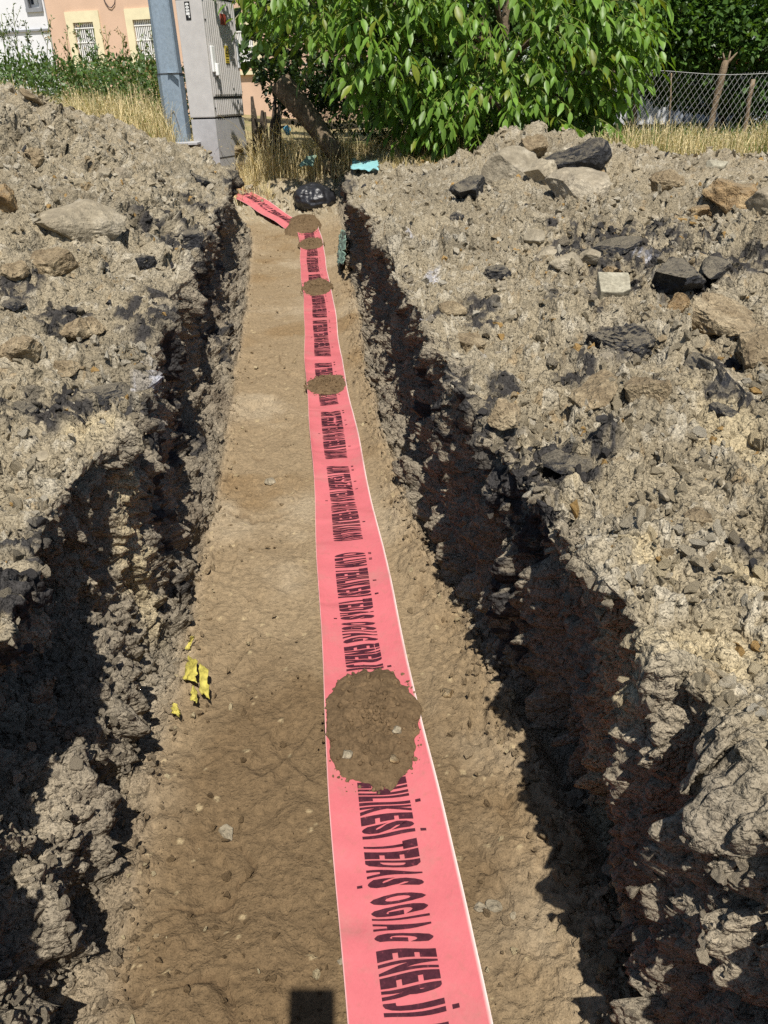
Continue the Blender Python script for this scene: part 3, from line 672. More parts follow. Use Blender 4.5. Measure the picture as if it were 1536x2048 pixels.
def inst_clods(name, pos, size, colr, label, cat, rs):
    n = len(pos); me = bpy.data.meshes.new(name); me.vertices.add(n); me.vertices.foreach_set('co', np.ascontiguousarray(pos, dtype=f32).ravel())
    me.attributes.new('sz', 'FLOAT', 'POINT').data.foreach_set('value', size.astype(f32))
    me.attributes.new('rt', 'FLOAT_VECTOR', 'POINT').data.foreach_set('vector', (rs.rand(n, 3) * 6.283).astype(f32).ravel())
    c4 = np.ones((n, 4), f32); c4[:, :3] = colr; me.attributes.new('tint', 'FLOAT_COLOR', 'POINT').data.foreach_set('color', c4.ravel())
    me.update(); o = link(name, me); md = o.modifiers.new('scatter', 'NODES'); md.node_group = GNG
    return tag(o, label, cat, None, 'stuff')
idx, pos, s, rs = scatter(84000, wB, .0022, .021, 4.4, 1, .48); s = s * (.75 + .11 * P[idx, 1])
inst_clods('rubble', pos, s, soilcol(idx, rs), 'loose grey brown clods and chippings strewn over both spoil banks', 'rubble', rs)
wl = cell * wm ** 2 * inview / (.5 + Yf) ** 1.5
idx, pos, s, rs = scatter(16000, wl, .002, .016, 3.5, 2, .45)
inst_clods('debris', pos, s, col[idx] * (.85 + .35 * rs.rand(len(idx), 1)), 'soil crumbs clinging to the cut trench walls', 'debris', rs)
edge_f = np.exp(-(np.minimum(np.abs(X - basL), np.abs(X - basR)) / .07) ** 2).reshape(-1)
wf = cell * fm ** 2 * inview * (.022 + edge_f * np.where(P[:, 0] < np.broadcast_to((basL + basR) / 2, X.shape).reshape(-1), .35, 1.0)) * (1 - under) / (.5 + Yf) ** 1.3
idx, pos, s, rs = scatter(7000, wf, .0012, .012, 4.0, 3)
cf = np.where(rs.rand(len(idx), 1) > .93, np.array([[.44, .36, .22]]), col[idx] * (.85 + .35 * rs.rand(len(idx), 1)))
inst_clods('gravel', pos, s, cf, 'fine gravel and soil grains scattered on the trench floor', 'gravel', rs)

# ------------------------------------------------------------------ rocks, asphalt lumps, clay and concrete pieces
def rock_mesh(name, seed, sub=4, cuts=9, rough=.10, peb=0.0, dim=(1, 1, 1), slab=False):
    bm = bmesh.new(); bmesh.ops.create_icosphere(bm, subdivisions=sub, radius=1.0)
    V = np.array([v.co for v in bm.verts]); Fc = np.array([[v.index for v in f.verts] for f in bm.faces]); bm.free()
    rs = np.random.RandomState(seed)
    V = np.sign(V) * np.abs(V) ** .8
    for i in range(cuts):
        nrm = rs.randn(3); nrm /= np.linalg.norm(nrm); d = .50 + .35 * rs.rand()
        V -= np.maximum(0, V @ nrm - d)[:, None] * nrm
    if slab: V[:, 2] = np.clip(V[:, 2], -.55, .5)
    mx = np.abs(V).max(0); V /= mx
    V = V * np.array(dim)
    m = min(dim); q = V.astype(f32) + f32(seed * 3.7)
    nn = V / (np.linalg.norm(V, axis=1)[:, None] + 1e-9)
    d = rough * m * (fbm(q, m * .9, 5, seed) * 1.2)
    if peb > 0:
        p1, _ = pebbles(q, max(m * .32, .018), seed, .7); p2, _ = pebbles(q, max(m * .16, .010), seed + 1, .7); d = d + peb * m * (.22 * p1 + .12 * p2) - peb * m * .1
    V = V + nn * d[:, None]
    return np_mesh(name, V, Fc, peb == 0 and rough < .2)
def rock(name, label, cat, px, py, wpx, hr=.6, dr=.8, mat='stone', seed=1, cuts=9, rough=.12, peb=0.0, rz=None, tilt=(0, 0), sink=.34, sub=4, group=None, slab=False):
    p, nrm = hit(px, py)
    dep = float((np.array(p) - np.array([0, 0, CAM_H])) @ CF)
    w = wpx * dep / FPX / 2
    o = link(name, rock_mesh(name, seed, sub, cuts, rough, peb, (w, w * dr, w * hr), slab), MAT[mat])
    rs = random.Random(seed); rz = rs.uniform(-.5, .5) if rz is None else rz
    up = (Vector((0, 0, 1)) * 1.5 + nrm).normalized()
    o.rotation_mode = 'QUATERNION'
    o.rotation_quaternion = up.to_track_quat('Z', 'Y') @ Euler((tilt[0], tilt[1], rz + .0)).to_quaternion()
    o.location = p + up * (w * hr * (1 - 2 * sink))
    return tag(o, label, cat, group)
A = dict(mat='asphalt', peb=.9, rough=.22, cuts=6)
BR = dict(mat='brownclod', peb=.7, rough=.28)
rock('boulder', 'large flat tan boulder with a rounded overhanging end, on the left bank', 'boulder', 150, 458, 205, .46, .62, 'limestone', 11, 5, .24, sub=5, rz=-.25, tilt=(.05, .1), sink=.42)
rock('clay_lump', 'ochre clay lump over a dark hollow at the left edge of the picture', 'clay lump', 10, 408, 80, .7, .8, 'ochre', 12, 5, .3, .6)
rock('asphalt_lump', 'black asphalt lump on the left bank just below the grey cabinet', 'asphalt', 400, 368, 74, .42, .7, seed=13, **A)
rock('asphalt_lump', 'jutting black asphalt crust on the left trench rim', 'asphalt', 378, 490, 88, .45, .8, seed=14, **A)
rock('asphalt_lump', 'small asphalt lump dusted white, right of the flat tan boulder', 'asphalt', 292, 532, 44, .8, .8, seed=15, **A)
rock('asphalt_lump', 'flat black asphalt stone at the left picture edge below the tan boulder', 'asphalt', 28, 618, 58, .5, .7, seed=16, **A)
rock('clod', 'big rough clod in shadow below the tan boulder', 'clod', 110, 548, 95, .7, .9, seed=17, **BR)
rock('clod', 'rough grey clod at the left edge beside the flat asphalt stone', 'clod', 25, 545, 70, .7, .9, seed=18, **BR)
rock('clod', 'squat clod above the overhang in the left bank', 'clod', 165, 668, 92, .55, .9, seed=19, **BR)
rock('clod', 'wide clod on the left bank with a black shadow under it', 'clod', 40, 705, 110, .5, .8, seed=20, **BR)
rock('clod', 'dark crust slab sticking out of the top of the left heap', 'clod', 72, 208, 66, .28, .6, 'brownclod', 21, 8, .16, .3, tilt=(0, .5), sink=.1)
rock('clod', 'small dark clod on the crest of the left heap near the grass', 'clod', 122, 232, 40, .5, .8, seed=22, **BR)
rock('stone', 'pale angular stone halfway up the left bank', 'stone', 210, 352, 34, .6, .8, 'limestone', 23)
rock('clod', 'round dark clod on the slope of the left heap', 'clod', 66, 322, 44, .8, .9, seed=24, **BR)
rock('stone', 'grey stone with a dark shaded face on the slope above the tan boulder', 'stone', 245, 352, 38, .6, .8, 'stone', 25)
rock('clod', 'brown lump on the left rim beside the white lime patch', 'clod', 130, 740, 60, .45, .9, seed=26, **BR)
rock('asphalt_lump', 'crumbled asphalt ridge across the left bank above the overhang', 'asphalt', 215, 800, 150, .25, .5, seed=27, rz=.2, **A)
rock('asphalt_lump', 'tar-stained lump at the left edge above a dark pit', 'asphalt', 45, 825, 70, .4, .8, seed=28, **A)
rock('stone', 'tan stone lying at the lip of the left overhang', 'stone', 78, 920, 48, .5, .8, 'limestone', 29)
# right bank
rock('asphalt_lump', 'long black asphalt chunk lying alone right of the trench end', 'asphalt', 935, 392, 128, .36, .55, seed=41, rz=.1, mat='asphalt', peb=.6, rough=.2, sink=.2)
rock('boulder', 'pale smooth boulder at the left foot of the right heap', 'boulder', 1030, 352, 120, .62, .9, 'limestone', 42, 5, .24, sub=5, sink=.36)
rock('boulder', 'pale boulder in the middle of the right heap under the asphalt slab', 'boulder', 1082, 352, 82, .7, .8, 'limestone', 43, 5, .26, sink=.34)
rock('asphalt_slab', 'tilted asphalt slab crowning the right heap', 'asphalt', 1155, 332, 140, .30, .55, seed=44, cuts=4, mat='asphalt', peb=.8, rough=.2, rz=.1, tilt=(.3, -.14), sink=.12, slab=True)
rock('boulder', 'grey rounded boulder with a flat top in front of the right heap', 'boulder', 1150, 392, 136, .5, .8, 'stone', 45, 5, .2, sub=5, sink=.3)
rock('clod', 'brown clod forming the peak of the right heap', 'clod', 1062, 308, 90, .55, .8, seed=46, cuts=5, sink=.25, **BR)
rock('stone', 'orange brown stone beneath the asphalt slab on the right heap', 'stone', 1195, 352, 40, .6, .8, 'ochre', 47, sink=.1)
rock('clod', 'reddish clod between the right heap and the dry grass', 'clod', 1335, 375, 80, .6, .8, seed=48, **BR)
rock('clay_lump', 'tall ochre clay lump at the right edge with a hollow below', 'clay lump', 1460, 412, 116, .55, .7, 'ochre', 49, 5, .35, .6, sink=.3)
rock('boulder', 'dark grey boulder cut by the right picture edge', 'boulder', 1528, 418, 75, .9, .9, 'stone', 50, 8, .12)
rock('clay_lump', 'small brown clay lump left of the tall ochre lump', 'clay lump', 1398, 430, 50, .7, .8, 'ochre', 51, 5, .3, .6)
rock('asphalt_slab', 'flat black asphalt patch with a white lime streak on the right bank', 'asphalt', 1225, 500, 120, .22, .9, seed=52, **A)
rock('asphalt_slab', 'broad broken asphalt slab with a soil-covered top across the right bank', 'asphalt', 1345, 566, 170, .26, .6, seed=53, cuts=5, mat='asphalt', peb=.95, rough=.2, rz=.12, sink=.26, sub=5, slab=True)
rock('asphalt_slab', 'thin pointed end of asphalt leaning beside the broad slab', 'asphalt', 1430, 548, 120, .22, .5, seed=54, mat='asphalt', peb=.5, rough=.14, rz=.5, sink=.1)
rock('clay_lump', 'crumbly yellow clay sitting on the grey concrete block', 'clay lump', 1218, 562, 78, .34, .5, 'ochre', 55, 8, .25, .45, sink=-.25)
rock('stone', 'pale squarish stone left of the black asphalt patch', 'stone', 1092, 515, 64, .5, .9, 'limestone', 56)
rock('stone', 'broad pale stone just left of the yellow clay', 'stone', 1130, 530, 72, .45, .9, 'limestone', 57)
rock('stone', 'small pale stone at the upper left of the pale stone cluster', 'stone', 1070, 480, 46, .6, .8, 'limestone', 58)
rock('stone', 'pale pointed stone between the asphalt patch and the yellow clay', 'stone', 1176, 520, 54, .6, .8, 'limestone', 59)
rock('clay_block', 'large brown clay block at the right with a gravelly underside', 'clay block', 1430, 660, 195, .42, .7, 'brownclod', 60, 5, .28, .6, rz=.5, sink=.18, sub=5)
rock('clay_lump', 'orange clay lump at the corner of the brown clay block', 'clay lump', 1355, 622, 60, .9, .8, 'ochre', 61, 6, .3, .5, sink=.25)
rock('clod', 'dark clod block in shade at the right edge below the brown clay block', 'clod', 1510, 730, 130, .7, .9, seed=62, **BR)
rock('asphalt_lump', 'domed asphalt boulder in the middle of the right bank below the concrete block', 'asphalt', 1240, 698, 140, .5, .8, seed=63, cuts=5, mat='asphalt', peb=.9, rough=.22, sub=5)
rock('asphalt_lump', 'asphalt lump with white crumbs near the trench on the right bank', 'asphalt', 992, 560, 84, .45, .7, seed=64, **A)
rock('stone', 'white lime lump in front of the asphalt lump near the trench', 'stone', 1000, 578, 30, .8, .8, 'limestone', 65, 8, .3)
rock('stone', 'brown wedge stone at the foot of the domed asphalt boulder', 'stone', 1208, 722, 48, .5, .7, 'stone', 66)
rock('clod', 'broad rough clod below the domed asphalt boulder', 'clod', 1190, 800, 150, .4, .7, seed=67, **BR)
rock('clod', 'clod with a small black hollow beside the pale edged slab', 'clod', 1300, 785, 100, .5, .8, seed=68, **BR)
rock('asphalt_lump', 'crumbling black asphalt patch next to the yellow sand on the right bank', 'asphalt', 1125, 925, 125, .3, .7, seed=69, mat='asphalt', peb=.7, rough=.2)
rock('asphalt_lump', 'small black asphalt scrap above the yellow sand at the right edge', 'asphalt', 1448, 825, 66, .4, .7, seed=70, **A)
rock('clod', 'knobbly clod on the right trench rim above the dark wall', 'clod', 935, 690, 74, .5, .9, seed=71, **BR)
rock('clod', 'clod on the right rim beside a white lime streak', 'clod', 905, 620, 60, .5, .9, seed=72, **BR)
rock('stone', 'blue grey stone on the right bank above the yellow sand hollow', 'stone', 1330, 992, 36, .6, .8, 'stone', 73)
rock('stone', 'pale round pebble on the yellow sand of the right bank', 'stone', 1333, 1152, 22, .8, .9, 'limestone', 74)
rock('stone', 'light egg shaped pebble left of the pale round pebble', 'stone', 1256, 1102, 22, .8, .9, 'limestone', 75)
rock('asphalt_lump', 'small asphalt crumb pile left of the long asphalt chunk', 'asphalt', 910, 440, 46, .5, .7, seed=76, **A)
rock('stone', 'flat pale stone on the soil in front of the grey rounded boulder', 'stone', 1310, 436, 16, .5, .9, 'limestone', 77, sub=3)
rock('clod', 'rounded clod at the left shoulder of the right bank', 'clod', 1010, 830, 84, .45, .9, seed=78, **BR)
rock('clod', 'clod beside the yellow sand at the right edge', 'clod', 1395, 1040, 60, .45, .9, seed=79, **BR)
# trench floor stones
rock('stone', 'tan flat stone alone on the dark soil left of the tape', 'stone', 455, 1668, 40, .45, .8, 'limestone', 81, sink=.3)
rock('stone', 'ochre stone at the foot of the right wall near the bottom', 'stone', 1215, 1935, 46, .7, 1.2, 'ochre', 82)
rock('stone', 'grey flat chip beside the tape edge, left of the yellow chips', 'stone', 960, 1815, 28, .4, .9, 'stone', 83)
rock('stone', 'yellow crumbly chip right of the grey flat chip', 'stone', 990, 1812, 38, .4, .9, 'limestone', 84)
rock('stone', 'white and grey chip lowest in the group beside the tape', 'stone', 1026, 1832, 18, .6, .9, 'limestone', 85, sub=3)
rock('stone', 'small ochre stone on the floor beside the largest soil patch', 'stone', 893, 1385, 30, .5, .9, 'ochre', 86)
rock('stone', 'pale pebble on the right half of the largest soil patch', 'stone', 793, 1450, 22, .7, .9, 'limestone', 87, sub=3, sink=.0)
rock('stone', 'tan pebble on the left half of the largest soil patch', 'stone', 693, 1496, 24, .6, .9, 'limestone', 88, sub=3, sink=.0)
rock('stone', 'brown pebble sunk in the middle right of the largest soil patch', 'stone', 789, 1503, 22, .6, .9, 'ochre', 89, sub=3, sink=.1)
rock('stone', 'small yellow pebble touching the left edge of the tape near the bottom', 'stone', 680, 1923, 15, .6, .9, 'limestone', 90, sub=3)
rock('stone', 'yellow pebble at the foot of the left wall, lower left', 'stone', 312, 1873, 15, .6, .9, 'ochre', 91, sub=3)
rock('stone', 'pale stone on the floor left of the tape at mid trench', 'stone', 540, 965, 26, .5, .9, 'limestone', 92, sub=3)

_mv = np.array([v.co for v in next(o for o in bpy.data.objects if o.name == 'soil').data.vertices]); _mo = next(o for o in bpy.data.objects if o.name == 'soil').parent.location
for (px_, py_, lab_) in ((793, 1450, 'pale pebble on the right half'), (693, 1496, 'tan pebble on the left half'), (789, 1503, 'brown pebble sunk')):
    c_ = at_z(px_, py_, .065); k_ = np.argmin((_mv[:, 0] + _mo[0] - c_[0]) ** 2 + (_mv[:, 1] + _mo[1] - c_[1]) ** 2)
    o_ = next(o for o in bpy.data.objects if o.get('label', '').startswith(lab_)); o_.location = (c_[0], c_[1], float(_mv[k_, 2]) + .004)
# grey concrete block with chipped edges
def concrete_block():
    p, nrm = hit(1225, 592)
    bm = bmesh.new(); add_box(bm, (0, 0, 0), (.135, .15, .07), bevel=.006)
    bmesh.ops.subdivide_edges(bm, edges=list(bm.edges), cuts=3, use_grid_fill=True)
    for v_ in bm.verts:
        q = np.array([v_.co], dtype=f32); v_.co += Vector((float(vnoise(q, .05, 7)[0]), float(vnoise(q, .05, 8)[0]), float(vnoise(q, .05, 9)[0]))) * .004
        if v_.co.x > .03 and v_.co.y < -.03: v_.co.y += (v_.co.x - .03) * .8
    o = link('concrete_block', bm_mesh('concrete_block', bm), MAT['concrete'])
    o.location = p + Vector((0, -.0, .035)); o.rotation_euler = (.42, .05, -.1)
    return tag(o, 'grey concrete block with chipped corner and clay on top', 'concrete block')
concrete_block()
def edged_slab():
    root = empty('asphalt_slab'); tag(root, 'asphalt slab standing on edge with a pale curved stone rim', 'asphalt')
    pts = [(1378, 700), (1400, 706), (1425, 722), (1450, 742), (1472, 764), (1488, 786)]
    bm = bmesh.new(); bm2 = bmesh.new(); top = []
    for i, (x_, y_) in enumerate(pts):
        p, _ = hit(x_, y_ + 18); top.append(p + Vector((0, .0, .028)))
    o0 = top[2].copy(); root.location = o0
    add_tube(bm, [p - o0 - Vector((0, 0, .012)) for p in top], [.005, .008, .010, .010, .008, .004], 8)
    me = bm_mesh('pale_rim', bm, True); link('pale_rim', me, MAT['limestone'], root)
    rows = []
    for p in top:
        rows.append([bm2.verts.new(p - o0 + Vector((-.02 * k_, -.03 * k_, -.018 * k_ + (.006 if k_ % 2 else 0)))) for k_ in range(5)])
    back = [[bm2.verts.new(v_.co + Vector((.02, .03, -.03))) for v_ in r_] for r_ in rows]
    for R_, fl in ((rows, False), (back, True)):
        for i in range(len(R_) - 1):
            for k_ in range(4):
                f_ = (R_[i][k_], R_[i + 1][k_], R_[i + 1][k_ + 1], R_[i][k_ + 1]); bm2.faces.new(f_[::-1] if fl else f_)
    n_ = len(rows) - 1
    for k_ in range(4):
        bm2.faces.new((rows[0][k_], rows[0][k_ + 1], back[0][k_ + 1], back[0][k_])); bm2.faces.new((rows[n_][k_ + 1], rows[n_][k_], back[n_][k_], back[n_][k_ + 1]))
    for i in range(n_):
        bm2.faces.new((rows[i + 1][0], rows[i][0], back[i][0], back[i + 1][0])); bm2.faces.new((rows[i][4], rows[i + 1][4], back[i + 1][4], back[i][4]))
    bmesh.ops.subdivide_edges(bm2, edges=list(bm2.edges), cuts=3, use_grid_fill=True)
    for v_ in bm2.verts:
        q = np.array([v_.co], dtype=f32); h_ = pebbles(q, .02, 5, .8)[0][0]; v_.co += Vector((-.3, -.6, .7)) * float(h_ * .010 + .01 * fbm(q, .04, 3, 6)[0])
    link('slab', bm_mesh('slab', bm2), MAT['asphalt'], root)
edged_slab()
# medium stones, countable but alike: one object each
_var = [rock_mesh('stone', 500 + i, 3, 14, .22, 0 if i % 2 else .3, (1, .75 + .05 * (i % 4), .55 + .06 * (i % 3))) for i in range(9)]
def scatter_stones(cnt, mask, smin, smax, label, group, seed, mats, sink=.1):
    idx, pos, s, rs = scatter(cnt, mask, smin, smax, 2.2, seed, sink)
    byv = {}
    for i in range(cnt):
        v_ = int(rs.randint(9)); mt = mats[int(rs.randint(len(mats)))]
        if (v_, mt) not in byv:
            me = _var[v_].copy(); me.name = 'stone'; me.materials.append(MAT[mt]); byv[(v_, mt)] = me
        o = bpy.data.objects.new('stone', byv[(v_, mt)]); COL.objects.link(o)
        o.location = pos[i]; o.scale = (s[i],) * 3; o.rotation_euler = (rs.uniform(-.5, .5), rs.uniform(-.5, .5), rs.uniform(0, 6.28))
        nm_ = {'stone': 'grey', 'brownclod': 'brown', 'limestone': 'pale'}[mt]; tag(o, label % nm_, 'stone', nm_ + ' ' + group)
sideL = (X < rimL).reshape(-1) * bmk ** 3; sideR = (X > rimR).reshape(-1) * bmk ** 3
fov = (np.abs(P[:, 0]) < .52 * Yf + .25)
wgt = cell * inview * (.3 + patch) * fov * (Yf > .9) / (.6 + Yf) ** 1.1
scatter_stones(60, wgt * sideL, .012, .04, 'small loose %s stone lying among the soil of the left bank', 'loose stones on the left bank', 5, ['stone', 'stone', 'brownclod', 'limestone'])
scatter_stones(80, wgt * sideR, .012, .045, 'small loose %s stone lying among the soil of the right bank', 'loose stones on the right bank', 6, ['stone', 'stone', 'brownclod', 'limestone', 'limestone'])

# ------------------------------------------------------------------ plain materials
def flat(name, c, rough=.7, spec=.25, metal=0.0, nz=0.12, scale=12, bmp=0.0, bscale=80):
    m, nt, b = new_mat(name)
    tc = N(nt, 'ShaderNodeTexCoord'); n = noise_node(nt, scale, 5, .65, tc.outputs['Object'])
    r = ramp(nt, n.outputs[0], [(.3, tuple(x * (1 - nz) for x in c)), (.7, tuple(min(1, x * (1 + nz)) for x in c))])
    nt.links.new(r.outputs[0], b.inputs['Base Color']); b.inputs['Roughness'].default_value = rough
    b.inputs['Specular IOR Level'].default_value = spec; b.inputs['Metallic'].default_value = metal
    if bmp > 0:
        n2 = noise_node(nt, bscale, 4, .6, tc.outputs['Object']); nt.links.new(bump(nt, n2.outputs[0], bmp, .6), b.inputs['Normal'])
    return m
def leaf_mat(name, trans=.35, rough=.42, spec=.35, attr='Col'):
    m, nt, b = new_mat(name)
    a = N(nt, 'ShaderNodeAttribute', attribute_name=attr)
    tc = N(nt, 'ShaderNodeTexCoord'); n = noise_node(nt, 9, 3, .6, tc.outputs['Object'])
    c = mul(nt, a.outputs['Color'], ramp(nt, n.outputs[0], [(.3, (.8, .85, .8)), (.7, (1.2, 1.15, 1.1))]).outputs[0])
    nt.links.new(c, b.inputs['Base Color']); b.inputs['Roughness'].default_value = rough; b.inputs['Specular IOR Level'].default_value = spec
    t = N(nt, 'ShaderNodeBsdfTranslucent')
    tcx = mul(nt, c, ramp(nt, n.outputs[0], [(0, (1.5, 1.45, .55))]).outputs[0]); nt.links.new(tcx, t.inputs['Color'])
    mx = N(nt, 'ShaderNodeMixShader'); mx.inputs[0].default_value = trans
    nt.links.new(b.outputs[0], mx.inputs[1]); nt.links.new(t.outputs[0], mx.inputs[2])
    nt.links.new(mx.outputs[0], nt.nodes['Material Output'].inputs['Surface'])
    return m
MAT['leaf'] = leaf_mat('leaf'); MAT['straw'] = leaf_mat('straw', .2, .6, .2)
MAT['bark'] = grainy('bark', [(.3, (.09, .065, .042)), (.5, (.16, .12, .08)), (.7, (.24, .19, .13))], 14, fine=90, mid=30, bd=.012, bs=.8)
MAT['oldwood'] = grainy('old_wood', [(.3, (.13, .095, .06)), (.5, (.21, .155, .10)), (.7, (.29, .225, .15))], 10, fine=90, mid=26, bd=.008, bs=.7)
MAT['galv'] = flat('galvanised_steel', (.27, .335, .40), .5, .4, .25, .16, 26, .001, 60)
MAT['cab'] = flat('weathered_grey_plastic', (.50, .48, .46), .6, .3, 0, .09, 7, .0008, 60)
MAT['cabdark'] = flat('shadow_gap_plastic', (.05, .05, .05), .8)
MAT['plinth'] = flat('grey_plinth', (.40, .395, .40), .75, .2, 0, .10, 9, .001, 90)
MAT['white'] = flat('white_paint', (.78, .78, .76), .6, .3, 0, .05)
MAT['red'] = flat('faded_red_sign', (.36, .075, .05), .6, .3, 0, .2, 40)
MAT['yellow'] = flat('yellow_sign', (.58, .44, .06), .6, .3, 0, .1, 40)
MAT['black'] = flat('black_paint', (.015, .015, .016), .5)
MAT['salmon'] = flat('salmon_render', (.62, .435, .32), .9, .1, 0, .09, 1.2, .004, 30)
MAT['cream'] = flat('cream_surround', (.72, .65, .44), .85, .15, 0, .08, 4)
MAT['whitewall'] = flat('white_render', (.72, .73, .76), .9, .1, 0, .05, 2, .003, 30)
MAT['greywall'] = flat('blue_grey_sheet', (.34, .38, .46), .7, .3, 0, .1, 5)
MAT['rooftile'] = flat('roof_tile', (.34, .13, .075), .85, .15, 0, .2, 8)
MAT['glass'] = flat('dark_pane', (.05, .06, .075), .12, .6, 0, .2, 2)
MAT['greyframe'] = flat('grey_frame', (.25, .26, .28), .6)
MAT['bag'] = flat('black_bin_bag', (.018, .018, .021), .36, .6, 0, .25, 20, .012, 26)
MAT['hose'] = flat('dark_cable', (.035, .03, .04), .55)
MAT['wire'] = flat('galvanised_wire', (.42, .42, .40), .5, .4, .3)
MAT['teal'] = flat('faded_teal_plastic', (.26, .52, .53), .5, .35, 0, .2, 14, .006, 40)
MAT['green_plastic'] = flat('dull_green_plastic', (.19, .28, .22), .6, .3, 0, .35, 24, .006, 40)
MAT['blue'] = flat('sky_blue_plastic', (.15, .45, .60), .5)
MAT['torn'] = flat('muddy_yellow_plastic', (.40, .345, .075), .6, .3, 0, .5, 45)

# ------------------------------------------------------------------ street pole
def pole():
    b = at_y(356, 262, 12.0); z0 = ground_z(b[0], b[1]) - .15
    root = empty('street_pole', (b[0], b[1], z0)); tag(root, 'galvanised octagonal steel pole standing left of the grey cabinet', 'pole')
    def oct_(bm, r0, r1, z_0, z_1):
        add_tube(bm, [(0, 0, z_0), (0, 0, z_1)], [r0, r1], 8)
        bmesh.ops.rotate(bm, verts=bm.verts, cent=(0, 0, 0), matrix=Matrix.Rotation(math.radians(9), 3, 'Z'))
    zj = at_y(345, 146, 11.85)[2] - z0
    bm = bmesh.new(); oct_(bm, .168, .172, 0, zj); link('sleeve', bm_mesh('sleeve', bm), MAT['galv'], root)
    bm = bmesh.new(); oct_(bm, .166, .10, zj - .002, 7.5); bmesh.ops.bevel(bm, geom=[e for e in bm.edges if abs((e.verts[0].co - e.verts[1].co).z) > 1], offset=.01, segments=2, affect='EDGES'); link('shaft', bm_mesh('shaft', bm), MAT['galv'], root)
    bm = bmesh.new(); oct_(bm, .178, .178, zj - .012, zj); link('joint_ring', bm_mesh('joint_ring', bm), MAT['cabdark'], root)
    bm = bmesh.new(); add_box(bm, (.07, -.185, zj + .005), (.13, .05, .014), bevel=.003); link('ledge', bm_mesh('ledge', bm), MAT['galv'], root)
    bm = bmesh.new(); add_box(bm, (.12, -.2, .18), (.42, .42, .03), bevel=.004); link('base_plate', bm_mesh('base_plate', bm), MAT['plinth'], root)
    bm = bmesh.new()
    pts = [(-.085 + .17 * t, -.176 - .004, .17 + .42 * math.sin(math.pi * min(1, max(0, t))) ** .6) for t in np.linspace(0, 1, 15)]
    add_tube(bm, pts, .006, 5); link('hatch_seam', bm_mesh('hatch_seam', bm), MAT['greyframe'], root)
pole()

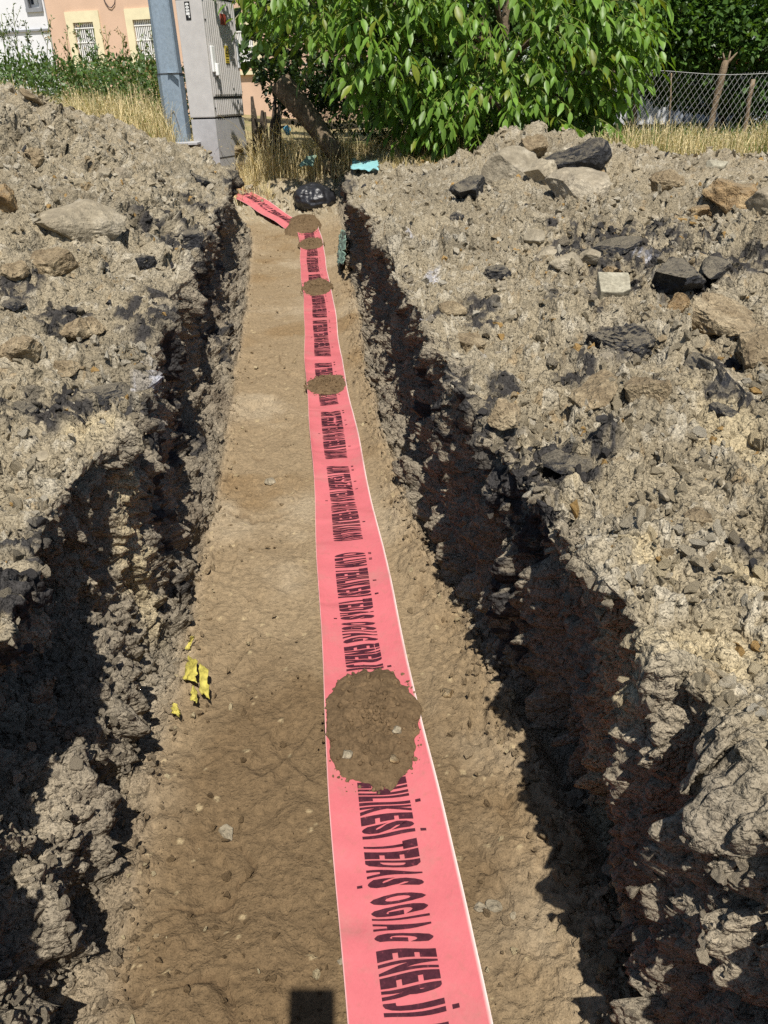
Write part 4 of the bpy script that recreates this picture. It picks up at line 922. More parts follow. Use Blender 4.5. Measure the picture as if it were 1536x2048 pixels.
# ------------------------------------------------------------------ electrical cabinet
def cabinet():
    Yc = 11.75
    c = at_y(430, 235, Yc)                       # seam at the nearest corner
    a = math.radians(19.6); fdir = Vector((math.sin(a), math.cos(a), 0)); sdir = Vector((-math.cos(a), math.sin(a), 0))
    Wd, Dp = .84, .385
    z_se = c[2]; z0 = ground_z(c[0] + .1, c[1] + .1) - .25
    root = empty('electrical_cabinet', (c[0], c[1], z0)); tag(root, 'grey ribbed electrical cabinet with red and yellow signs on a plinth', 'cabinet')
    root.rotation_euler = (0, 0, math.atan2(fdir.y, fdir.x))
    # local frame: +x along the front from the near corner, +y along the left side (outward normal of the front is -y)
    L = lambda z: z - z0
    zs = L(z_se); zt = L(at_y(404, -8, Yc)[2])
    def part(name, boxes, mat, parent=root, bev=.004):
        bm = bmesh.new()
        for cc, ss in boxes: add_box(bm, cc, ss, bevel=bev)
        return link(name, bm_mesh(name, bm), MAT[mat], parent)
    pl = part('plinth', [((Wd / 2, Dp / 2, (zs - .02) / 2), (Wd - .01, Dp - .01, zs - .02))], 'plinth')
    part('panel_joint', [((Wd / 2, .0035, zs - .50), (Wd - .012, .004, .012))], 'cabdark', pl, 0)
    part('seam', [((Wd / 2, Dp / 2, zs - .01), (Wd - .05, Dp - .05, .02))], 'cabdark', bev=0)
    part('body', [((Wd / 2, Dp / 2, (zs + zt) / 2), (Wd, Dp, zt - zs - .001))], 'cab', bev=.012)
    part('roof', [((Wd / 2, Dp / 2, zt + .03), (Wd + .04, Dp + .04, .05))], 'cab', bev=.01)
    part('roof_shadow_gap', [((Wd / 2, Dp / 2, zt + .004), (Wd + .004, Dp + .004, .012))], 'cabdark', bev=0)
    zb = zs + .235
    dr = part('door', [((Wd / 2 + .01, -.006, (zb + zt) / 2), (Wd - .05, .012, zt - zb - .03))], 'cab', bev=.003)
    part('door_gap', [((Wd / 2, -.0022, zb), (Wd - .03, .004, .02))], 'cabdark', bev=0)
    nrib = 15
    for i in range(nrib):
        x_ = .075 + (Wd - .12) * i / (nrib - 1)
        part('rib', [((x_, -.0145, (zb + zt) / 2), (.024, .016, zt - zb - .07))], 'cab', dr, .005)
        part('lower_rib', [((x_, -.0065, (zs + zb) / 2), (.024, .013, zb - zs - .05))], 'cab', root, .004)
    zh = L(at_y(417, 118, Yc)[2])
    h_ = part('handle', [((.07, -.035, zh), (.075, .03, .30))], 'white', dr, .008)
    part('lever', [((.105, -.062, zh - .12), (.05, .045, .14))], 'white', h_, .008)
    part('latch_strip', [((Wd - .05, -.026, zh + .08), (.05, .012, .34))], 'whitewall', dr, .003)
    zr = L(at_y(440, 33, Yc)[2]); part('red_sign', [((.47, -.0255, zr), (.155, .006, .125))], 'red', dr, .002)
    zy = L(at_y(440, 106, Yc)[2]); ys_ = part('yellow_sign', [((.47, -.0255, zy), (.105, .006, .205))], 'yellow', dr, .002)
    bm = bmesh.new(); T = [(0, .085), (-.04, .015), (.04, .015)]
    for t0, t1 in zip(T, T[1:] + T[:1]): add_tube(bm, [(.47 + t0[0], -.0295, zy + t0[1]), (.47 + t1[0], -.0295, zy + t1[1])], .004, 5)
    add_tube(bm, [(.476, -.0295, zy + .065), (.464, -.0295, zy + .045), (.474, -.0295, zy + .043), (.466, -.0295, zy + .022)], .004, 5)
    for dz in (-.015, -.055, -.082): add_tube(bm, [(.43, -.0295, zy + dz), (.51, -.0295, zy + dz)], .0035 if dz > -.05 else .002, 5)
    link('warning_print', bm_mesh('warning_print', bm), MAT['black'], ys_)
    zn = L(at_y(379, 20, Yc + .1)[2])
    np_ = part('number_plate', [((-.003, .215, zn - .01), (.006, .075, .20))], 'black', bev=.002)
    V, F_ = text_mesh('00519')
    V3 = np.stack([np.full(len(V), -.0075), .215 + .026 - (1 - V[:, 1]) * .052, zn + .075 - V[:, 0] * .165], -1)
    V3[:, 1] = .215 - .026 + (1 - V[:, 1]) * .052
    link('plate_number', np_mesh('plate_number', V3, F_, False), MAT['white'], np_)
    bm = bmesh.new()
    for q_ in ((.03, zs + .11), (.03, zt - .25), (Wd - .012, zt - .2), (Wd - .012, zs + .3)): add_tube(bm, [(q_[0], -.001, q_[1]), (q_[0], -.012, q_[1])], .01, 8)
    link('bolts', bm_mesh('bolts', bm), MAT['black'], root)
cabinet()

# ------------------------------------------------------------------ houses behind
class Wall:
    """a facade plane: pixel -> (u, z) in its own frame"""
    def __init__(s, A, B):
        s.A = np.array([A[0], A[1], 0.]); d = np.array([B[0] - A[0], B[1] - A[1], 0.]); s.L = np.linalg.norm(d); s.d = d / s.L
        s.n = np.array([s.d[1], -s.d[0], 0.])
        if s.n[1] > 0: s.n = -s.n
    def uz(s, px, py):
        r = ray(px, py); o = np.array([0, 0, CAM_H]); t = ((s.A - o) @ s.n) / (r @ s.n); p = o + r * t
        return float((p - s.A) @ s.d), float(p[2])
    def root(s, name):
        e = empty(name, (s.A[0], s.A[1], 0)); e.rotation_euler = (0, 0, math.atan2(s.d[1], s.d[0])); return e
def wall_boxes(name, boxes, mat, parent, bev=0.0):
    """boxes (u0,u1,z0,z1,out0,out1): 'out' = distance in front of the facade"""
    bm = bmesh.new()
    for u0, u1, z0, z1, o0, o1 in boxes: add_box(bm, ((u0 + u1) / 2, -(o0 + o1) / 2, (z0 + z1) / 2), (u1 - u0, abs(o1 - o0), z1 - z0), bevel=bev)
    return link(name, bm_mesh(name, bm), MAT[mat], parent)
def facade_boxes(u0, u1, z0, z1, holes, depth):
    """a wall with rectangular openings, as boxes that butt end to end"""
    hs = sorted(holes); out = []; u = u0
    for a, b, c, d in hs:
        out.append((u, a, z0, z1, -depth, 0)); out.append((a, b, z0, c, -depth, 0)); out.append((a, b, d, z1, -depth, 0)); u = b
    out.append((u, u1, z0, z1, -depth, 0)); return out
def salmon_house():
    A = at_y(96, 40, 27.0); B = at_y(625, 40, 25.0); w = Wall(A, B); root = w.root('house')
    tag(root, 'salmon house with cream window surrounds and white grilles behind the cabinet', 'house')
    wins = []
    for (x0, y0, x1, y1) in ((147, 46, 196, 96), (266, 40, 312, 102), (470, 52, 510, 116)):
        u0, zt = w.uz(x0, y0); u1, zb = w.uz(x1, y1); wins.append((u0, u1, min(zb, zt - 1.0), zt))
    link('wall', bm_mesh('wall', (lambda bm: ([add_box(bm, ((b[0] + b[1]) / 2, -(b[4] + b[5]) / 2, (b[2] + b[3]) / 2), (b[1] - b[0], b[5] - b[4], b[3] - b[2])) for b in facade_boxes(0, w.L, .4, 6.2, wins, .35)], bm)[1])(bmesh.new())), MAT['salmon'], root)
    wall_boxes('rear_wall', [(0, w.L, .4, 6.2, -7, -6.7), (0, .3, .4, 6.2, -6.7, -.35), (w.L - .3, w.L, .4, 6.2, -6.7, -.35)], 'salmon', root)
    bm = bmesh.new()
    e = .5; z = 6.2
    v_ = [bm.verts.new(q) for q in ((-e, -e, z), (w.L + e, -e, z), (w.L + e, 7 + e, z), (-e, 7 + e, z), (1.5, 3.5, z + 1.9), (w.L - 1.5, 3.5, z + 1.9))]
    for f_ in ((0, 1, 5, 4), (1, 2, 5), (2, 3, 4, 5), (3, 0, 4), (3, 2, 1, 0)): bm.faces.new([v_[i] for i in f_])
    link('roof', bm_mesh('roof', bm), MAT['rooftile'], root)
    for (u0, u1, zb, zt) in wins:
        t = .22
        wd = wall_boxes('window', [(u0 - t, u1 + t, zt, zt + t * 1.25, .0, .05), (u0 - t, u0, zb - .1, zt, .0, .05), (u1, u1 + t, zb - .1, zt, .0, .05)], 'cream', root)
        wall_boxes('sill', [(u0 - t - .05, u1 + t + .05, zb - .2, zb - .102, 0, .10)], 'cream', wd)
        wall_boxes('sash', [(u0, u1, zb, zb + .06, -.2, -.14), (u0, u1, zt - .06, zt, -.2, -.14), (u0, u0 + .06, zb + .06, zt - .06, -.2, -.14), (u1 - .06, u1, zb + .06, zt - .06, -.2, -.14), ((u0 + u1) / 2 - .03, (u0 + u1) / 2 + .03, zb + .06, zt - .06, -.2, -.14)], 'white', wd)
        wall_boxes('pane', [(u0 + .06, u1 - .06, zb + .06, zt - .06, -.185, -.17)], 'glass', wd)
        nb = 10
        for i in range(nb):
            x_ = u0 + (u1 - u0) * (i + .5) / nb
            wall_boxes('grille_bar', [(x_ - .014, x_ + .014, zb + .005, zt - .005, -.05, -.022)], 'white', wd)
        for zz in (zb + .14, (zb + zt) / 2, zt - .14): wall_boxes('grille_rail', [(u0, u1, zz - .014, zz + .014, -.022, -.008)], 'white', wd)
    cb = []
    for (px_, py_) in ((205, -14), (211, 4), (218, 14), (224, 16), (230, 8), (232, -14)):
        u_, z_ = w.uz(px_, py_); cb.append((u_, -.03, z_))
    bm = bmesh.new(); add_tube(bm, cb, .012, 6); link('cable_loop', bm_mesh('cable_loop', bm), MAT['hose'], root)
    # low band of the plinth under the third window
    u0, z1 = w.uz(478, 116); u1, _ = w.uz(540, 116); _, z0 = w.uz(500, 133)
    wall_boxes('wall_band', [(u0, u1 + 3, z0, z1 - .2, .0, .02)], 'greywall', root)
def white_house():
    A = at_y(-260, 40, 29.5); B = at_y(94, 40, 27.6); w = Wall(A, B); root = w.root('house')
    tag(root, 'white house with a grey framed window left of the salmon house', 'house')
    u0, zb = w.uz(59, 17); u1, zt = w.uz(95, -60); u1 = min(u1, w.L - .15)
    wins = [(u0, u1, zb, zt)]
    bm = bmesh.new()
    for b in facade_boxes(0, w.L, .4, 6.6, wins, .3): add_box(bm, ((b[0] + b[1]) / 2, -(b[4] + b[5]) / 2, (b[2] + b[3]) / 2), (b[1] - b[0], b[5] - b[4], b[3] - b[2]))
    link('wall', bm_mesh('wall', bm), MAT['whitewall'], root)
    wall_boxes('rear_wall', [(0, w.L, .4, 6.6, -7, -6.7), (0, .3, .4, 6.6, -6.7, -.3), (w.L - .3, w.L, .4, 6.6, -6.7, -.3)], 'whitewall', root)
    wall_boxes('roof', [(-.4, w.L + .1, 6.6, 6.9, -7.3, .4)], 'rooftile', root)
    wd = wall_boxes('window', [(u0 - .1, u1 + .1, zb - .1, zb, -.1, .06), (u0 - .1, u0, zb, zt, -.1, .04), (u1, u1 + .1, zb, zt, -.1, .04)], 'greyframe', root)
    wall_boxes('sash', [(u0, u1, zb, zb + .1, -.16, -.1), ((u0 + u1) / 2 - .07, (u0 + u1) / 2 + .07, zb + .1, zt, -.16, -.1)], 'white', wd)
    wall_boxes('pane', [(u0, u1, zb + .1, zt, -.15, -.13)], 'glass', wd)
    ul, zl = w.uz(40, 62); wall_boxes('ledge', [(0, w.L, zl - .03, zl + .02, 0, .05)], 'greyframe', root)
salmon_house(); white_house()
def shed():
    A = at_y(1120, 230, 18.0); B = at_y(1640, 230, 17.2); w = Wall(A, B); root = w.root('garden_shed')
    tag(root, 'low white garden shed with shaded blue grey sheet side behind the wire fence', 'shed')
    ua, zt = w.uz(1220, 165); ub, _ = w.uz(1345, 165); uc, zt2 = w.uz(1440, 165)
    wall_boxes('wall', [(0, ub, .5, zt + .25, -3, 0)], 'whitewall', root)
    wall_boxes('sheet_wall', [(ub + .01, w.L, .5, zt + .2, -3, -.25)], 'greywall', root)  # corrugated part; the wall's shade is put into its blue-grey colour
    for i in range(12):
        x_ = ub + .15 + i * (w.L - ub - .2) / 12; wall_boxes('sheet_rib', [(x_, x_ + .05, .5, zt + .18, -.25, -.21)], 'greywall', root)
    wall_boxes('roof', [(-.2, w.L + .2, zt + .26, zt + .36, -3.2, .2)], 'rooftile', root)
shed()

# ------------------------------------------------------------------ foliage tools
def rot_to(d, roll):
    """frames (n,3,3): local y along d, local z roughly up, rolled"""
    d = d / (np.linalg.norm(d, axis=1)[:, None] + 1e-9); up = np.tile(np.array([0, 0, 1.]), (len(d), 1)); up[np.abs(d[:, 2]) > .97] = (0, -1, 0)
    x = np.cross(d, up); x /= np.linalg.norm(x, axis=1)[:, None]; z = np.cross(x, d)
    c, s = np.cos(roll)[:, None], np.sin(roll)[:, None]
    return np.stack([x * c + z * s, d, -x * s + z * c], -1)
# leaflet: 4 rows, folded along the midrib and bowed
LFV = np.array([(0, 0, 0), (-.17, .22, .05), (0, .25, -.01), (.17, .22, .05), (-.22, .52, .05), (0, .55, -.02), (.22, .52, .05), (-.13, .80, -.01), (0, .83, -.06), (.13, .80, -.01), (0, 1.05, -.13)])
LFF = np.array([(0, 2, 1), (0, 3, 2), (1, 2, 5), (1, 5, 4), (2, 3, 6), (2, 6, 5), (4, 5, 8), (4, 8, 7), (5, 6, 9), (5, 9, 8), (7, 8, 10), (8, 9, 10)])
SMV = np.array([(0, 0, 0), (-.28, .45, .06), (0, 1, -.05), (.28, .45, .06)]); SMF = np.array([(0, 3, 1), (1, 3, 2)])
def leaves_np(pos, d, roll, size, wid, lv=LFV):
    Rm = rot_to(d, roll); V = lv[None] * np.stack([size * wid, size, size], -1)[:, None, :]
    return np.einsum('nij,nkj->nki', Rm, V) + pos[:, None, :]
def leaves_obj(name, V, lf, colr, mat, parent, kind='stuff'):
    n, k, _ = V.shape
    Fq = (lf[None] + k * np.arange(n)[:, None, None]).reshape(-1, 3)
    return tag(link(name, np_mesh(name, V.reshape(-1, 3), Fq, True, {'Col': np.repeat(colr, k, 0)}), MAT[mat], parent), kind=kind)
def ell_points(rs, n, c, r, shell=.75, front=.0):
    q = rs.randn(n * 3, 3); q /= np.linalg.norm(q, axis=1)[:, None]
    q = q[(q[:, 1] < .55 - front * .2)][:n]; rad = shell + (1 - shell) * rs.rand(len(q)) ** .7
    return np.array(c) + q * rad[:, None] * np.array(r), q

# ------------------------------------------------------------------ walnut tree with large drooping leaflets
def walnut():
    rs = np.random.RandomState(77)
    base = at_y(1010, 318, 12.0); bz = ground_z(base[0], base[1])
    root = empty('walnut_tree', (base[0], base[1], bz)); tag(root, 'walnut tree with large drooping leaflets hanging over the end of the trench', 'tree')
    o = np.array([base[0], base[1], bz])
    E = [((960, 95, 11.4), (1.95, 1.0, 1.05), 560), ((1000, 225, 11.1), (1.25, .75, .62), 300), ((700, -10, 11.2), (1.1, .9, .68), 190), ((1195, 60, 11.5), (.66, .8, .9), 190),
         ((560, -40, 12.0), (.66, .5, .52), 50), ((950, -330, 12.6), (2.9, 1.2, 2.0), 240), ((1130, 250, 11.0), (.5, .5, .42), 70), ((790, 60, 11.0), (.75, .7, .62), 100), ((600, 60, 11.7), (.26, .3, .36), 12), ((650, -300, 11.8), (.8, .5, .5), 40), ((1000, 30, 10.9), (1.3, .4, .5), 70), ((620, 10, 11.9), (.45, .4, .35), 26), ((745, 170, 10.7), (.18, .2, .26), 5), ((650, 110, 10.9), (.2, .2, .3), 5)]
    PP, QQ = [], []
    for (cpx, r, n) in E:
        p, q = ell_points(rs, n, at_y(*cpx), r, .62); PP.append(p); QQ.append(q)
    PP = np.concatenate(PP); QQ = np.concatenate(QQ)
    ok = (PP[:, 2] > .95) & (fbm(PP.astype(f32), .55, 2, 9) < .22); PP, QQ = PP[ok], QQ[ok]
    # rachis: outward and drooping, 5 to 7 leaflets each
    pos, dr, sz, tn = [], [], [], []
    bmr = bmesh.new()
    for p, q in zip(PP, QQ):
        out = np.array([q[0], q[1] - .35, .15 * q[2]]) + .35 * rs.randn(3) * np.array([1, 1, .4]); out /= np.linalg.norm(out)
        Ln = rs.uniform(.26, .42); nl = rs.choice([3, 3, 4])
        pts = [p + out * Ln * t + np.array([0, 0, -.30 * Ln * t * t - .02 * t]) for t in np.linspace(0, 1, 4)]
        if p[1] < 11.3: add_tube(bmr, [Vector(x - o) for x in pts], [.006, .005, .004, .003], 4, False)
        tint = rs.uniform(.7, 1.25); lime = rs.rand() > .9
        side = np.cross(out, [0, 0, 1.]); side /= np.linalg.norm(side)
        for i in range(nl):
            t = .25 + .75 * i / (nl - 1) if nl > 1 else 1; at = p + out * Ln * t + np.array([0, 0, -.30 * Ln * t * t - .02 * t])
            if i == nl - 1: ds = [out * .6 + np.array([0, 0, -.8])]
            else: ds = [side * .75 + out * .35 + np.array([0, 0, -.8]), -side * .75 + out * .35 + np.array([0, 0, -.8])]
            for d in ds:
                tn.append((tint, lime)); pos.append(at); dr.append(d + .22 * rs.randn(3)); sz.append(rs.uniform(.095, .20) * (1.12 if i >= nl - 2 else .92))
    pos, dr, sz = np.array(pos), np.array(dr), np.array(sz)
    n = len(pos); roll = rs.uniform(-.5, .5, n)
    c = np.array([[.14, .25, .04]]) * (0.75 + .45 * rs.rand(n, 1)); tn = np.array(tn, float); c *= tn[:, :1]; yl = (rs.rand(n) > .97) | ((tn[:, 1] > .5) & (rs.rand(n) > .4)); c[yl] = np.array([.19, .23, .03]) * (.8 + .4 * rs.rand(yl.sum(), 1))
    frontness = pos[:, 1] + .25 * np.abs(pos[:, 0] - 1.0) + 3 * (pos[:, 2] > 2.45)
    near = np.argsort(frontness)[:300]; rest = np.setdiff1d(np.arange(n), near)
    leaves_obj('foliage', leaves_np(pos[rest] - o, dr[rest], roll[rest], sz[rest], rs.uniform(.8, 1.1, len(rest))), LFF, c[rest], 'leaf', root)
    var = []
    for i in range(8):
        V = LFV.copy(); V[:, 0] *= .85 + .06 * (i % 4); V[:, 2] *= .6 + .3 * (i % 3); V[:, 2] -= .12 * V[:, 1] ** 2 * (i % 2)
        cc = np.array([.14, .25, .04]) * (.75 + .09 * i) if i < 7 else np.array([.19, .23, .03])
        var.append(np_mesh('leaf', V, LFF, True, {'Col': np.tile(cc, (len(V), 1))})); var[-1].materials.append(MAT['leaf'])
    Rm = rot_to(dr[near], roll[near])
    for k_, i in enumerate(near):
        lf = bpy.data.objects.new('leaf', var[int(rs.randint(8)) if rs.rand() < .6 else int(rs.randint(7))]); COL.objects.link(lf); lf.parent = root
        m4 = Matrix([list(Rm[k_][r_] * sz[i]) + [float(pos[i][r_] - o[r_])] for r_ in range(3)] + [[0, 0, 0, 1]]); lf.matrix_local = m4
    tag(link('twigs', bm_mesh('twigs', bmr, True), MAT['leaf_stalk'], root), kind='stuff')
    bm = bmesh.new()
    add_tube(bm, [(.1, 1.0, -.2), (.12, 1.0, .4), (.05, 1.0, 1.0), (.1, 1.1, 1.8), (.05, 1.2, 3.2)], [.09, .08, .075, .06, .04], 9); link('trunk', bm_mesh('trunk', bm, True), MAT['bark'], root)
    for tgt in ((560, -20, 11.3), (700, 40, 11.3), (800, 90, 11.2), (1200, 60, 11.5), (1060, 210, 11.2), (900, 200, 11.3), (950, -100, 11.8), (1130, 200, 11.3)):
        bm = bmesh.new(); e_ = at_y(*tgt) - o; s_ = np.array([.1, 1.0, min(1.2, max(.4, e_[2] - .3))])
        add_tube(bm, [Vector(s_ + (e_ - s_) * t + np.array([0, 0, .22 * math.sin(math.pi * t)])) for t in np.linspace(0, 1, 6)], list(np.linspace(.05, .012, 6)), 6); link('branch', bm_mesh('branch', bm, True), MAT['bark'], root)
MAT['leaf_stalk'] = flat('leaf_stalk', (.16, .19, .045), .6)
walnut()

def small_tree(name, label, cat, ells, cnt, size, colr, trunks, seed, basepx, group=None, zmin=.9, shell=.55):
    rs = np.random.RandomState(seed); b = at_y(*basepx); bz = .78; o = np.array([b[0], b[1], bz])
    root = empty(name, tuple(o)); tag(root, label, cat, group)
    tot = sum(r[0] * r[2] for _, r in ells); PP, QQ = [], []
    for cpx, r in ells:
        p, q = ell_points(rs, int(cnt * r[0] * r[2] / tot), at_y(*cpx), r, shell); PP.append(p); QQ.append(q)
    p = np.concatenate(PP); q = np.concatenate(QQ)
    nb = fbm(p.astype(f32), .35, 3, seed); keep = (nb > -.24) & (p[:, 2] > zmin); p, q, nb = p[keep], q[keep], nb[keep]
    n = len(p); d = q * .5 + rs.randn(n, 3) * .7 + np.array([0, -.3, -.25])
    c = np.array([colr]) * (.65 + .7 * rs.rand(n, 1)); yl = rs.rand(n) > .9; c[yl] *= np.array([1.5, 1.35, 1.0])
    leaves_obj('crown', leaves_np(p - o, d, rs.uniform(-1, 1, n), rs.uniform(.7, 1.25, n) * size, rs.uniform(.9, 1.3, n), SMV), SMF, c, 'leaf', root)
    for pts, rad in trunks:
        bm = bmesh.new(); add_tube(bm, [Vector(at_y(*t) - o) for t in pts], list(np.linspace(rad, rad * .55, len(pts))), 7); link('trunk', bm_mesh('trunk', bm, True), MAT['bark'], root)
    return root
small_tree('orchard_tree', 'dense small leaved tree behind the wire fence at the upper right', 'tree',
           [((1440, 70, 14.6), (1.9, 1.2, 1.1)), ((1520, 110, 14.0), (.9, .9, .9)), ((1300, 110, 14.4), (.75, .7, .4)), ((1540, 220, 14.0), (.5, .6, .45)), ((1440, -180, 15.5), (2.4, 1.3, 1.2)), ((1330, 50, 14.2), (.9, .8, .8))], 44000, .11, (.062, .125, .026),
           [(((1262, 285, 14.4), (1268, 210, 14.4), (1290, 120, 14.6), (1330, 20, 14.8)), .07), (((1450, 290, 14.8), (1440, 190, 14.8), (1420, 60, 15)), .08)], 21, (1300, 285, 14.5))
for i_, (px_, lab_) in enumerate(((760, 'distant dark tree behind the left part of the walnut crown'), (1130, 'distant dark tree behind the middle of the walnut crown'), (1480, 'distant dark tree behind the small leaved tree'))):
    small_tree('distant_tree', lab_, 'tree', [((px_, 40, 21.0), (3.6, 1.4, 1.9)), ((px_ + 40, -120, 21.5), (3.2, 1.4, 2.2))], 7000, .30, (.04, .078, .02), [(((px_, 260, 21.2), (px_, 60, 21.2)), .15)], 140 + i_, (px_, 260, 21), 'distant trees')
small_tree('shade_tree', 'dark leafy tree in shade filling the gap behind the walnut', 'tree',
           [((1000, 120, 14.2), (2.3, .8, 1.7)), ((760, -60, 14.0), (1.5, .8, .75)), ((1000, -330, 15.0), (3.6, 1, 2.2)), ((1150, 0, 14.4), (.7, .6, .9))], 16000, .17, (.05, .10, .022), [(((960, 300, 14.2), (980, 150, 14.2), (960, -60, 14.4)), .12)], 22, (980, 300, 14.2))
def shrub(px, Yd, r, cnt, label, seed, colr=(.045, .085, .022), size=.07, pz=290):
    return small_tree('shrub', label, 'shrub', [((px, pz, Yd), r)], cnt, size, colr, [(((px, pz + 45, Yd), (px + 4, pz, Yd)), .02)], seed, (px, pz + 40, Yd), 'shrubs under the walnut', .7, .4)
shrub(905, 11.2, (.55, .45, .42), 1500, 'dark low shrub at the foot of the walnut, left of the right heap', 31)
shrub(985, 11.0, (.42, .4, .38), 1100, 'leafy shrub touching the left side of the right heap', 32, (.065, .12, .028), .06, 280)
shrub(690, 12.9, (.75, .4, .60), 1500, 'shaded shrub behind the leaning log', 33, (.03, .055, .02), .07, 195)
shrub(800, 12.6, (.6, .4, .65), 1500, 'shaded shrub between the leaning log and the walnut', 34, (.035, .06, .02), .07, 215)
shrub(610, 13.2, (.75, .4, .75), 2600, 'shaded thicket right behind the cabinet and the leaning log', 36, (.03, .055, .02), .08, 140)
shrub(1110, 11.6, (.6, .4, .4), 1100, 'low shrub behind the asphalt slab of the right heap', 35, (.05, .095, .025), .06, 270)
# ------------------------------------------------------------------ leaning log, old post, wire fence
def log():
    p0, p1 = at_y(655, 285, 12.1), at_y(560, 168, 12.3)
    bm = bmesh.new(); P0, P1 = Vector(p0), Vector(p1); o = P0.copy()
    add_tube(bm, [P0 - o - (P1 - P0) * .25, P0 - o, (P1 - P0) * .5 + Vector((.02, 0, .02)), P1 - o, P1 - o + (P1 - P0) * .02], [.12, .13, .15, .165, .12], 12)
    bmesh.ops.subdivide_edges(bm, edges=list(bm.edges), cuts=2)
    for v_ in bm.verts: v_.co += Vector(rs3(v_.co, .09) * .02)
    root = link('log', bm_mesh('log', bm, True), MAT['bark']); root.location = o; tag(root, 'thick brown log leaning to the left in the shade beside the cabinet', 'log')  # darker bark colour stands in for part of the shade on the log
def rs3(co, sc): q = np.array([co], dtype=f32); return np.array([vnoise(q, sc, 1)[0], vnoise(q, sc, 2)[0], vnoise(q, sc, 3)[0]])
log()
MAT['darkwood'] = grainy('shade_darkened_wood', [(.3, (.03, .024, .018)), (.5, (.06, .047, .035)), (.7, (.10, .08, .06))], 12, fine=90, mid=30, bd=.012, bs=.8)  # darkened wood: the stump's shade is put into the colour
def stump():
    p = at_y(520, 150, 12.8); g_ = ground_z(p[0], p[1]); bm = bmesh.new()
    for i in range(7):
        a = i * .9; q = Vector((.16 * math.cos(a), .12 * math.sin(a), 0)); add_tube(bm, [q + Vector((0, 0, -.2)), q * 1.1 + Vector((.02, 0, .33)), q * 1.3 + Vector((.05, 0, .62 + .12 * math.sin(i * 2)))], [.06, .05, .02], 7)
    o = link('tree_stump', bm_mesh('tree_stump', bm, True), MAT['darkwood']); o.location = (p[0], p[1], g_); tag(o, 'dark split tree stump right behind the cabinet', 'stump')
stump()
def post(pts, rad, label, mat='oldwood', name='fence_post', rough=.012):
    bm = bmesh.new(); o = Vector(at_y(*pts[0])); P_ = [Vector(at_y(*t)) - o for t in pts]
    P_ = [P_[0] - (P_[1] - P_[0]).normalized() * .3] + P_
    add_tube(bm, P_, [rad[0]] + list(rad), 9); bmesh.ops.subdivide_edges(bm, edges=list(bm.edges), cuts=2)
    for v_ in bm.verts: v_.co += Vector(rs3(v_.co * 1.0, .08) * rough)
    ob = link(name, bm_mesh(name, bm, True), MAT[mat]); ob.location = o; return tag(ob, label, 'post')
post([(1206, 288, 12.3), (1216, 210, 12.3), (1232, 120, 12.4), (1240, 60, 12.5)], [.055, .05, .042, .04], 'brown wooden trunk post at the left end of the wire fence', 'bark')
post([(1412, 286, 12.4), (1428, 220, 12.4), (1445, 150, 12.4), (1452, 122, 12.4)], [.045, .042, .05, .045], 'weathered wooden post with a broken splintered top', 'oldwood', rough=.02)
post([(1484, 292, 12.3), (1496, 220, 12.3), (1506, 160, 12.3)], [.032, .032, .028], 'thin grey upright post at the right of the wire fence', 'oldwood')
post([(1337, 260, 12.5), (1341, 200, 12.5), (1343, 146, 12.5)], [.012, .012, .01], 'thin rusty rod standing in the wire fence', 'oldwood', 'fence_rod', .002)
bm = bmesh.new(); p_ = Vector(at_y(1452, 122, 12.4))
for q0, q1, r_ in ((((0, 0, -.05)), (.14, 0, .10), .03), ((-.02, 0, 0), (-.06, 0, .10), .02), ((.03, 0, 0), (.05, .02, .12), .02)): add_tube(bm, [Vector(q0), Vector(q1)], [r_, .006], 6)
sp = link('splinters', bm_mesh('splinters', bm, True), MAT['oldwood'])
bp = [o for o in bpy.data.objects if o.get('label', '').startswith('weathered wooden post')][0]; sp.parent = bp; sp.location = p_ - bp.location
